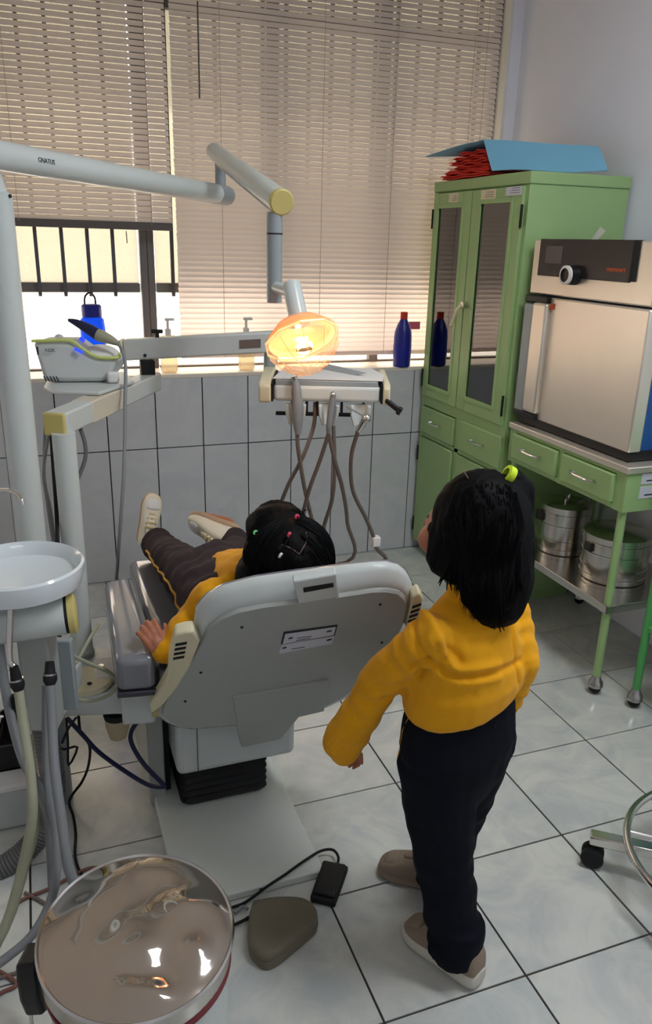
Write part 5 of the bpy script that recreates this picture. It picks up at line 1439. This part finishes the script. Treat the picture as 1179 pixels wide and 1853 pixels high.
# trousers
mb = MB()
rs = []
def oval(c, a, b, n=20, slope=0.0):
    return [c + l * (a * math.cos(2 * PI * k / n)) + f * (b * math.sin(2 * PI * k / n)) - V((0, 0, slope * a * math.cos(2 * PI * k / n))) for k in range(n)]
mb.rings([oval(GP(0.006, 0, 0.67), 0.104, 0.075, 20, 0.2), oval(GP(0.012, -0.004, 0.61), 0.121, 0.088, 20, 0.2), oval(GP(0.014, -0.010, 0.545), 0.130, 0.099, 20, 0.1), oval(GP(0.008, -0.006, 0.48), 0.118, 0.090), oval(GP(0.002, 0, 0.42), 0.098, 0.070), oval(GP(0, 0, 0.38), 0.07, 0.05)])
mb.limb([HL + l * 0.012, KL, AL + V((0, 0, 0.03))], [0.080, 0.063, 0.053], 16)
mb.limb([HR - l * 0.010, KR - l * 0.016, AR + V((0, 0, 0.02))], [0.082, 0.068, 0.050], 16)
mb.rings([[AL + V((0.056 * math.cos(a), 0.056 * math.sin(a), z)) * 1 for a in [2 * PI * k / 16 for k in range(16)]] for z in (-0.004, 0.05, 0.09)])
mb.rings([[AR + V((0.052 * math.cos(a), 0.052 * math.sin(a), z)) * 1 for a in [2 * PI * k / 16 for k in range(16)]] for z in (-0.004, 0.05, 0.09)])
def tfold(p, n):
    low = max(0, 1 - p.z / 0.45)
    return 0.004 * nz(p, 16, 4) + 0.0045 * low * math.sin(p.z * 85 + 5 * nz(p, 9, 1))
gt = blob('trousers', mb, 0.0048, M['navycloth'], gi, 4, tfold)
MB().tube(snapped(gt, [(0.3605, -2.1721, 0.6214), (0.3868, -2.1516, 0.4898), (0.4163, -2.1412, 0.3955), (0.4411, -2.1305, 0.2970), (0.4617, -2.1198, 0.1945)], 0.0004), 0.0013, 6, k=2).build('side_piping', M['goldline'], gi)
# sweater
mb = MB()
mb.rings([oval(GP(0.006, -0.002, 0.628), 0.114, 0.088, 24, 0.26), oval(GP(0.008, -0.004, 0.644), 0.127, 0.099, 24, 0.24), oval(GP(0.006, -0.006, 0.68), 0.127, 0.102, 24, 0.15), oval(GP(0.002, -0.002, 0.72), 0.122, 0.096, 24), oval(GP(0, 0, 0.765), 0.114, 0.082, 24), oval(GP(0, 0.0, 0.805), 0.096, 0.062, 24), oval(GP(0, 0.0, 0.835), 0.052, 0.048, 24)])
mb.rings([oval(GP(0, 0.0, 0.80), 0.058, 0.056), oval(GP(0, 0.0, 0.85), 0.047, 0.047), oval(GP(0, 0.004, 0.865), 0.044, 0.044)])
mb.limb([S_l, E_l, C_l.lerp(W_l, 0.35)], [0.046, 0.041, 0.034], 16)
mb.cap(E_l.lerp(W_l, 0.5), W_l.lerp(E_l, 0.02), 0.041, 0.036)
mb.limb([S_r, E_r, W_r], [0.048, 0.036, 0.027], 16)
creases = [([(0.3692, -2.1785, 0.7346), (0.3683, -2.2185, 0.7479), (0.4169, -2.2643, 0.7342), (0.5135, -2.2564, 0.7310), (0.5750, -2.2159, 0.7193)], -0.0085, 0.0065),
           ([(0.3665, -2.2141, 0.7579), (0.4180, -2.2607, 0.7451), (0.5089, -2.2510, 0.7411)], 0.0075, 0.0085),
           ([(0.3737, -2.2245, 0.7370), (0.4158, -2.2683, 0.7224), (0.5067, -2.2588, 0.7177)], 0.005, 0.009),
           ([(0.3869, -2.1604, 0.8013), (0.3854, -2.1911, 0.7780), (0.3800, -2.2200, 0.7555)], -0.0095, 0.0065),
           ([(0.3977, -2.1625, 0.8063), (0.3935, -2.2018, 0.7877), (0.3901, -2.2202, 0.7650)], 0.006, 0.008),
           ([(0.3951, -2.2325, 0.7979), (0.4008, -2.2406, 0.7818), (0.4126, -2.2550, 0.7549)], 0.0085, 0.007),
           ([(0.4079, -2.2365, 0.8001), (0.4134, -2.2452, 0.7821), (0.4256, -2.2584, 0.7589)], -0.006, 0.008),
           ([(0.3899, -2.1754, 0.8247), (0.3901, -2.2222, 0.8204), (0.4024, -2.2351, 0.7981)], 0.0075, 0.008),
           ([(0.3819, -2.2207, 0.7556), (0.3959, -2.2368, 0.7871), (0.3991, -2.2360, 0.7926)], -0.006, 0.007),
           ([(0.3914, -2.1165, 0.8020), (0.3974, -2.1486, 0.7826), (0.3919, -2.1721, 0.7443), (0.3778, -2.1922, 0.7064)], -0.009, 0.006),
           ([(0.5887, -2.1866, 0.8121), (0.5587, -2.2127, 0.7724), (0.5517, -2.2186, 0.7191), (0.5523, -2.2203, 0.6847)], -0.008, 0.006),
           ([(0.4507, -2.2544, 0.7949), (0.4834, -2.2552, 0.7953), (0.5285, -2.2363, 0.8004)], -0.004, 0.010),
           ([(0.3555, -2.2130, 0.6886), (0.3965, -2.2509, 0.6889), (0.4520, -2.2691, 0.6958)], -0.003, 0.010),
           ([(0.3757, -2.1692, 0.7053), (0.3388, -2.1432, 0.6772), (0.3138, -2.1203, 0.6529)], -0.004, 0.008),
           ([(0.3715, -2.1598, 0.6654), (0.3440, -2.1360, 0.6409), (0.3114, -2.1072, 0.6249)], -0.005, 0.008)]
raw_creases = creases
creases = []
def gfold(p, n):
    d = 0.0020 * nz(p, 16, 9) + 0.0010 * nz(p, 45, 2)
    for a0, b0, rr_ in ((S_l, E_l, 0.075), (E_l, W_l, 0.075), (S_r, E_r, 0.06), (E_r, W_r, 0.05)):
        e = b0 - a0
        t = (p - a0).dot(e) / e.length_squared
        q = (p - a0 - e * max(0, min(1, t))).length
        if 0.1 < t < 1.0 and q < rr_:
            d += 0.0022 * math.sin(t * 17 + 6 * nz(p, 9, 4)) * max(0, nz(p, 8, 6) + 0.45)
    for c, a, w in creases:
        best = 9
        for s0, s1 in zip(c, c[1:]):
            e = s1 - s0
            t = max(0, min(1, (p - s0).dot(e) / e.length_squared))
            best = min(best, (p - s0 - e * t).length)
        if best < 3 * w:
            d += a * math.exp(-(best / w) ** 2)
    return d
def snap_creases(tree):
    for c, a, w in raw_creases:
        creases.append(([tree.find_nearest(V(q))[0] for q in catmull(c, 3)], a, w))
blob('sweater', mb, 0.0045, M['yellow'], gi, 5, gfold, prep=snap_creases)
# shoes
shoe(gi, (0.5202, -2.2846, 0), V((0.4429, -2.1201, 0)) - V((0.5202, -2.2846, 0)), (0, 0, 1), 0.195, 'shoeb', 'sole', False, label='worn taupe trainer with pale sole', hs=0.23)
shoe(gi, (0.5838, -2.0390, 0), V((0.4718, -1.9435, 0)) - V((0.5838, -2.0390, 0)), (0, 0, 1), 0.175, 'shoeb', 'shoeb', False, label='worn taupe trainer')
# hair
mb = MB()
b_ = -hfd
mb.sphere(HP(-0.004, -0.018, 0.016), (0.089, 0.089, 0.094), 24, 16)
def hoval(c, a, b, n=22):
    return [V(c) + rx * (a * math.cos(2 * PI * k / n)) + V((-rx.y, rx.x, 0)).normalized() * (b * math.sin(2 * PI * k / n)) for k in range(n)]
mb.rings([hoval((0.5117, -2.1285, 1.0126), 0.070, 0.060), hoval((0.5141, -2.1382, 0.9890), 0.090, 0.080), hoval((0.5062, -2.1512, 0.9462), 0.096, 0.080), hoval((0.5010, -2.1622, 0.9111), 0.098, 0.076), hoval((0.5063, -2.1726, 0.8885), 0.089, 0.064), hoval((0.5215, -2.1852, 0.8700), 0.069, 0.054), hoval((0.5212, -2.1935, 0.8473), 0.064, 0.046), hoval((0.5190, -2.2011, 0.8246), 0.053, 0.038), hoval((0.5192, -2.2075, 0.8075), 0.034, 0.026), hoval((0.5210, -2.2124, 0.7962), 0.018, 0.015)])
mb.limb([V((0.4482, -2.1247, 0.9589)), V((0.4379, -2.1386, 0.9113)), V((0.4418, -2.1603, 0.8872))], [0.034, 0.030, 0.014])
mb.limb([V((0.5741, -2.1362, 1.0549)), V((0.5852, -2.1483, 1.0334)), V((0.5811, -2.1661, 0.9813))], [0.016, 0.024, 0.022])
def ghair(p, n):
    low = max(0, min(1, (0.95 - p.z) / 0.12))
    return 0.0024 * nz(V((p.x, p.y, p.z * 0.12)), 110, 1) + (0.003 + 0.005 * low) * nz(V((p.x, p.y, p.z * 0.7)), 26, 5)
blob('hair', mb, 0.0045, M['hair'], gi, 6, ghair)
cs = []
for k in range(520):
    u = rr.uniform(785, 955)
    top = rr.uniform(860, 1000)
    t = (u - 785) / 170
    bot = (1035 + 12 * math.sin(u * 0.3)) if u < 812 else 1045 + 100 * min(1, max(0, (u - 812) / 45)) if u < 905 else 1145 - 95 * ((u - 905) / 50) ** 1.3
    cs.append((u, top, bot + rr.uniform(-14, 8)))
def ray(u, v, d):
    q = fw + rx * ((u - 589.5) / 1414.1) - ux * ((v - 926.5) / 1414.1)
    return m_cam + q * d
m_cam = V((-0.2229, -3.2958, 1.4518))
bvh_o = [o for o in gi.children if o.name.startswith('hair')][0]
from mathutils.bvhtree import BVHTree
bv = BVHTree.FromPolygons([v.co + origin(gi) for v in bvh_o.data.vertices], [tuple(p.vertices) for p in bvh_o.data.polygons])
cv = []
for u, a, b in cs:
    pts = []
    for k in range(4):
        v = a + (b - a) * k / 3
        uu = u + 5 * math.sin(v * 0.012 + u) + (k - 1) * 1.0
        base = V((0.50, -2.15, 0))
        q0 = ray(uu, v, 1.42)
        nr = bv.find_nearest(ray(uu, v, 1.33))
        p = nr[0] + nr[1] * 0.0012 if nr[0] is not None else q0
        if k == 3:
            w_ = pts[-1]
            p = w_ + V((rr.uniform(-0.006, 0.006), rr.uniform(-0.004, 0.004), -min(0.07, max(0.012, (b - a) / 3 * 0.00105))))
        pts.append(p)
    cv.append(pts)
strands('hair_strands', gi, cv, 0.0016, 'hair')
lk = []
for k in range(64):
    u = 778 + 178 * (k + rr.random()) / 64
    if u < 822:
        bot = 1042 + rr.uniform(-16, 12)
    elif u < 858:
        bot = 1050 + 80 * (u - 822) / 36 + rr.uniform(-12, 10)
    elif u < 922:
        bot = 1136 + rr.uniform(-16, 10)
    else:
        bot = 1130 - 62 * (u - 922) / 36 + rr.uniform(-18, 10)
    top = rr.uniform(905, 960)
    ph, am = rr.uniform(0, 6), rr.uniform(2, 6)
    pts = []
    for q in range(7):
        v = top + (bot - top) * q / 6
        nr = bv.find_nearest(ray(u + am * math.sin(ph + q * 1.15) * q / 6 + (4 if u < 815 else -2) * (q / 6) ** 2 * 2, v, 1.34))
        p = nr[0] + nr[1] * (-0.002 + 0.0015 * math.sin(ph + q))
        if q == 6:
            p = pts[-1] + (pts[-1] - pts[-2]) * 1.2 + V((rr.uniform(-0.008, 0.008), rr.uniform(-0.004, 0.004), -rr.uniform(0.006, 0.020)))
        pts.append(p)
    lk.append(pts)
mb = MB()
for c in lk:
    mb.tube(c, [0.002, 0.0055, 0.0065, 0.0062, 0.0055, 0.004, 0.0008], 7, k=3, cap=False)
mb.build('hair_locks', M['hair'], gi)['kind'] = 'stuff'
MB().lathe([(0.010, -0.007), (0.0165, -0.006), (0.0165, 0.006), (0.010, 0.007)], (0.5399, -2.1687, 1.0700), V((0.5557, -2.1724, 1.0606)) - V((0.5268, -2.1667, 1.0775)), 18, closed=True).build('hair_tie', M['limeband'], gi, label='lime yellow hair tie')
MB().tube([(0.4691, -2.1292, 1.0744), (0.4673, -2.1449, 1.0699), (0.4661, -2.1574, 1.0655)], 0.0009, 6).build('parting', M['part'], gi)

# ------------------------------------------------------------------ metal bin, pedals, castor stool
LB = V((-0.156, -2.338, 0.43))
bn = thing('pedal_bin', (LB.x, LB.y, 0), 'white round bin with a dented mirror-bright metal lid in the foreground', 'bin')
r = 0.1455
MB().lathe([(0.001, 0.004), (r - 0.012, 0.004), (r - 0.010, 0.012), (r - 0.010, 0.385), (r - 0.016, 0.385), (r - 0.016, 0.02), (0.001, 0.02)], (LB.x, LB.y, 0), n=64).build('bin_body', M['plastic'], bn)
MB().lathe([(r - 0.010, 0.376), (r - 0.003, 0.378), (r - 0.003, 0.386), (r - 0.010, 0.387)], (LB.x, LB.y, 0), n=64, closed=True).build('red_band', mat('red_band', (112, 24, 32), 0.5), bn, label='dark red band')
lid = bpy.data.meshes.new('lid')
vs, fs = [], []
NR, NT = 26, 72
for i in range(NR + 1):
    q = i / NR
    for j in range(NT):
        a = 2 * PI * j / NT
        x, y = q * r * 0.985 * math.cos(a), q * r * 0.985 * math.sin(a)
        z = 0.012 * (1 - q ** 2.2)
        p = V((x, y, 0))
        z += 0.0045 * nz(p, 11, 3) * (1 - q ** 6) + 0.0022 * nz(p, 26, 8) * (1 - q ** 6)
        for (cx, cy, w, h) in ((0.03, -0.075, 0.030, -0.009), (0.075, 0.02, 0.03, 0.005), (-0.03, -0.10, 0.025, 0.007), (0.02, 0.07, 0.04, -0.004), (-0.01, -0.075, 0.018, -0.004), (0.08, -0.06, 0.02, 0.006), (0.01, -0.11, 0.02, 0.006)):
            z += h * math.exp(-((x - cx) ** 2 + (y - cy) ** 2) / w ** 2)
        vs.append((x, y, z))
for i in range(NR):
    for j in range(NT):
        k = (j + 1) % NT
        fs.append((i * NT + j, i * NT + k, (i + 1) * NT + k, (i + 1) * NT + j))
fs.append(tuple(range(NT)))
lid.from_pydata(vs, [], fs)
lid.polygons.foreach_set('use_smooth', [True] * len(lid.polygons))
lo = link('lid', lid, M['mirror'], bn, label='dented mirror-bright metal lid')
lo.location = (0, 0.0, LB.z + 0.012)
lo.rotation_euler = (R(5), R(1.5), 0)
MB().lathe([(r * 0.98, 0.0), (r, 0.003), (r + 0.003, 0.0), (r + 0.003, -0.004), (r, -0.006), (r - 0.001, -0.042), (r - 0.004, -0.042), (r - 0.004, -0.003)], LB + V((0, 0, 0.012)), (0.026, -0.087, 0.996), n=72, closed=True).build('lid_rim', M['inox'], bn)
hx = V((-0.3148, -2.2909, 0.3300))
ou = (V((hx.x, hx.y, 0)) - V((LB.x, LB.y, 0))).normalized()
tn = V((-ou.y, ou.x, 0))
b0 = V((LB.x, LB.y, 0)) + ou * (r + 0.002)
MB().prism([b0 + tn * a + V((0, 0, z)) for a, z in ((-0.026, 0.40), (0.030, 0.415), (0.036, 0.39), (0.034, 0.345), (0.020, 0.30), (-0.022, 0.265), (-0.034, 0.27))], ou * 0.030).build('hinge_housing', M['black'], bn, bevel=0.006, seg=3, label='black plastic lid hinge')
MB().tube([b0 + ou * 0.024 + tn * 0.012 + V((0, 0, 0.31)), b0 + ou * 0.024 + tn * 0.010 + V((0, 0, 0.10)), b0 + ou * 0.015 + V((0, 0, 0.02))], 0.003, 6).build('lift_rod', M['chrome'], bn)

fp = thing('foot_pedal', (0.17, -2.04, 0), 'worn olive-brown rounded foot pedal beside the metal bin', 'foot pedal')
ol = [(0.1267, -1.9536, 0.0300), (0.1808, -1.9602, 0.0300), (0.2371, -1.9825, 0.0300), (0.2563, -2.0153, 0.0300), (0.2472, -2.0489, 0.0300), (0.2175, -2.0681, 0.0300), (0.1728, -2.0900, 0.0300), (0.1375, -2.1053, 0.0300), (0.1134, -2.1056, 0.0300), (0.0977, -2.0847, 0.0300), (0.0918, -2.0523, 0.0300), (0.1083, -1.9893, 0.0300)]
ol = [tuple(p) for p in catmull(ol + ol[:1], 4)[:-1]]
c_ = sum((V(p) for p in ol), V((0, 0, 0))) / len(ol)
def oz(s, z):
    return [V((c_.x + (p[0] - c_.x) * s, c_.y + (p[1] - c_.y) * s, z)) for p in ol]
MB().rings([oz(1.0, 0.0), oz(1.02, 0.012), oz(1.0, 0.022)]).build('pedal_base', M['pedal'], fp, bevel=0.002)
MB().rings([oz(0.98, 0.0225), oz(1.0, 0.026), oz(0.99, 0.034), oz(0.95, 0.041), oz(0.85, 0.044)]).build('pedal_cover', M['pedal'], fp, sharp=60)
MB().tube([(0.1160, -1.9497, 0.0120), (0.1081, -1.9404, 0.0120), (0.0975, -1.9414, 0.0100), (0.0854, -1.9487, 0.0100)], 0.0045, 8).build('pedal_hose', M['hosegrey'], fp)
MB().tube([(0.1125, -1.9728, 0.0120), (0.0932, -1.9789, 0.0120), (0.0725, -1.9810, 0.0100)], 0.0036, 8).build('pedal_hose', M['rubber'], fp)
bp = thing('foot_switch', (0.305, -1.97, 0), 'small black foot switch on the floor with a thin black lead', 'foot switch')
q4 = [V((0.3246, -1.8716, 0)), V((0.3792, -1.9069, 0)), V((0.3086, -2.0026, 0)), V((0.2588, -1.9674, 0))]
cc_ = sum(q4, V((0, 0, 0))) / 4
MB().prism(q4, (0, 0, 0.020)).build('switch_base', M['rubber'], bp, bevel=0.006, seg=3)
MB().rings([[cc_ + (p - cc_) * s + V((0, 0, z)) for p in q4] for s, z in ((0.86, 0.019), (0.86, 0.028), (0.78, 0.032))]).build('switch_treadle', M['black'], bp, bevel=0.003)
MB().tube([(0.3488, -1.9024, 0.0120), (0.3641, -1.8768, 0.0200), (0.3602, -1.8483, 0.0200), (0.3303, -1.8422, 0.0200), (0.2759, -1.8744, 0.0340), (0.2194, -1.8991, 0.0320), (0.1691, -1.9188, 0.0300), (0.1190, -1.9230, 0.0060), (0.0854, -1.9273, 0.0050), (0.0334, -1.9310, 0.0050)], 0.0034, 8).build('switch_lead', M['rubber'], bp)

st = thing('castor_stool', (1.20, -2.29, 0), 'chromed castor stool base at the right edge of the picture', 'stool')
hubp = V((1.200, -2.290, 0.100))
for k in range(5):
    a = R(137.8 + 72 * k)
    dd = V((math.cos(a), math.sin(a), 0))
    e = hubp + dd * 0.332 + V((0, 0, -0.022))
    lg = bar(MB(), hubp + dd * 0.02, e, 0.034, 0.026).build('leg', M['chrome'], st, bevel=0.004)
    MB().tube([e - dd * 0.012 + V((0, 0, -0.005)), e - dd * 0.012 + V((0, 0, -0.028))], 0.006, 8).build('castor_stem', M['chrome'], lg)
    cpt = e - dd * 0.012
    tt = V((-dd.y, dd.x, 0))
    for s in (-1, 1):
        MB().lathe([(0.001, -0.010), (0.022, -0.010), (0.027, -0.006), (0.027, 0.006), (0.022, 0.010), (0.001, 0.010)], V((cpt.x, cpt.y, 0.0275)) + tt * 0.0125 * s, tt, 24).build('castor_wheel', M['rubber'], lg)
MB().cyl(hubp + V((0, 0, -0.02)), hubp + V((0, 0, 0.33)), 0.026, 0.024, n=24).build('gas_column', M['chrome'], st)
ring = []
rc = V((1.200, -2.290, 0.13))
for k in range(41):
    a = 2 * PI * k / 40
    ring.append(rc + V((0.254 * math.cos(a), 0.254 * math.sin(a), 0)))
MB().tube(ring, 0.0095, 10, k=2, cap=False).build('foot_ring', M['chrome'], st)
for k in range(3):
    a = R(20 + 120 * k)
    MB().tube([rc + V((0.02 * math.cos(a), 0.02 * math.sin(a), 0)), rc + V((0.252 * math.cos(a), 0.252 * math.sin(a), 0))], 0.006, 8).build('ring_spoke', M['chrome'], st)
MB().lathe([(0.001, 0.425), (0.15, 0.425), (0.165, 0.44), (0.165, 0.475), (0.15, 0.49), (0.001, 0.495)], (1.200, -2.290, 0), n=40).build('seat', M['vinyld'], st)

# ceiling tubes that light the room
for x, y, sx, sy, nm in ((1.15, -2.55, 0.14, 0.62, 'near'), (-0.2, -4.3, 0.62, 0.14, 'far')):
    cl = thing('ceiling_light', (x, y, ZC), 'fluorescent ceiling fitting, the %s one of two' % ('nearer to the window' if nm == 'near' else 'farther from the window'), 'ceiling light')
    MB().box((x - sx, y - sy, ZC - 0.05), (x + sx, y + sy, ZC)).build('housing', M['white'], cl, bevel=0.004)
    MB().box((x - sx + 0.02, y - sy + 0.02, ZC - 0.062), (x + sx - 0.02, y + sy - 0.02, ZC - 0.05)).build('diffuser', M['tube'], cl, bevel=0.004)
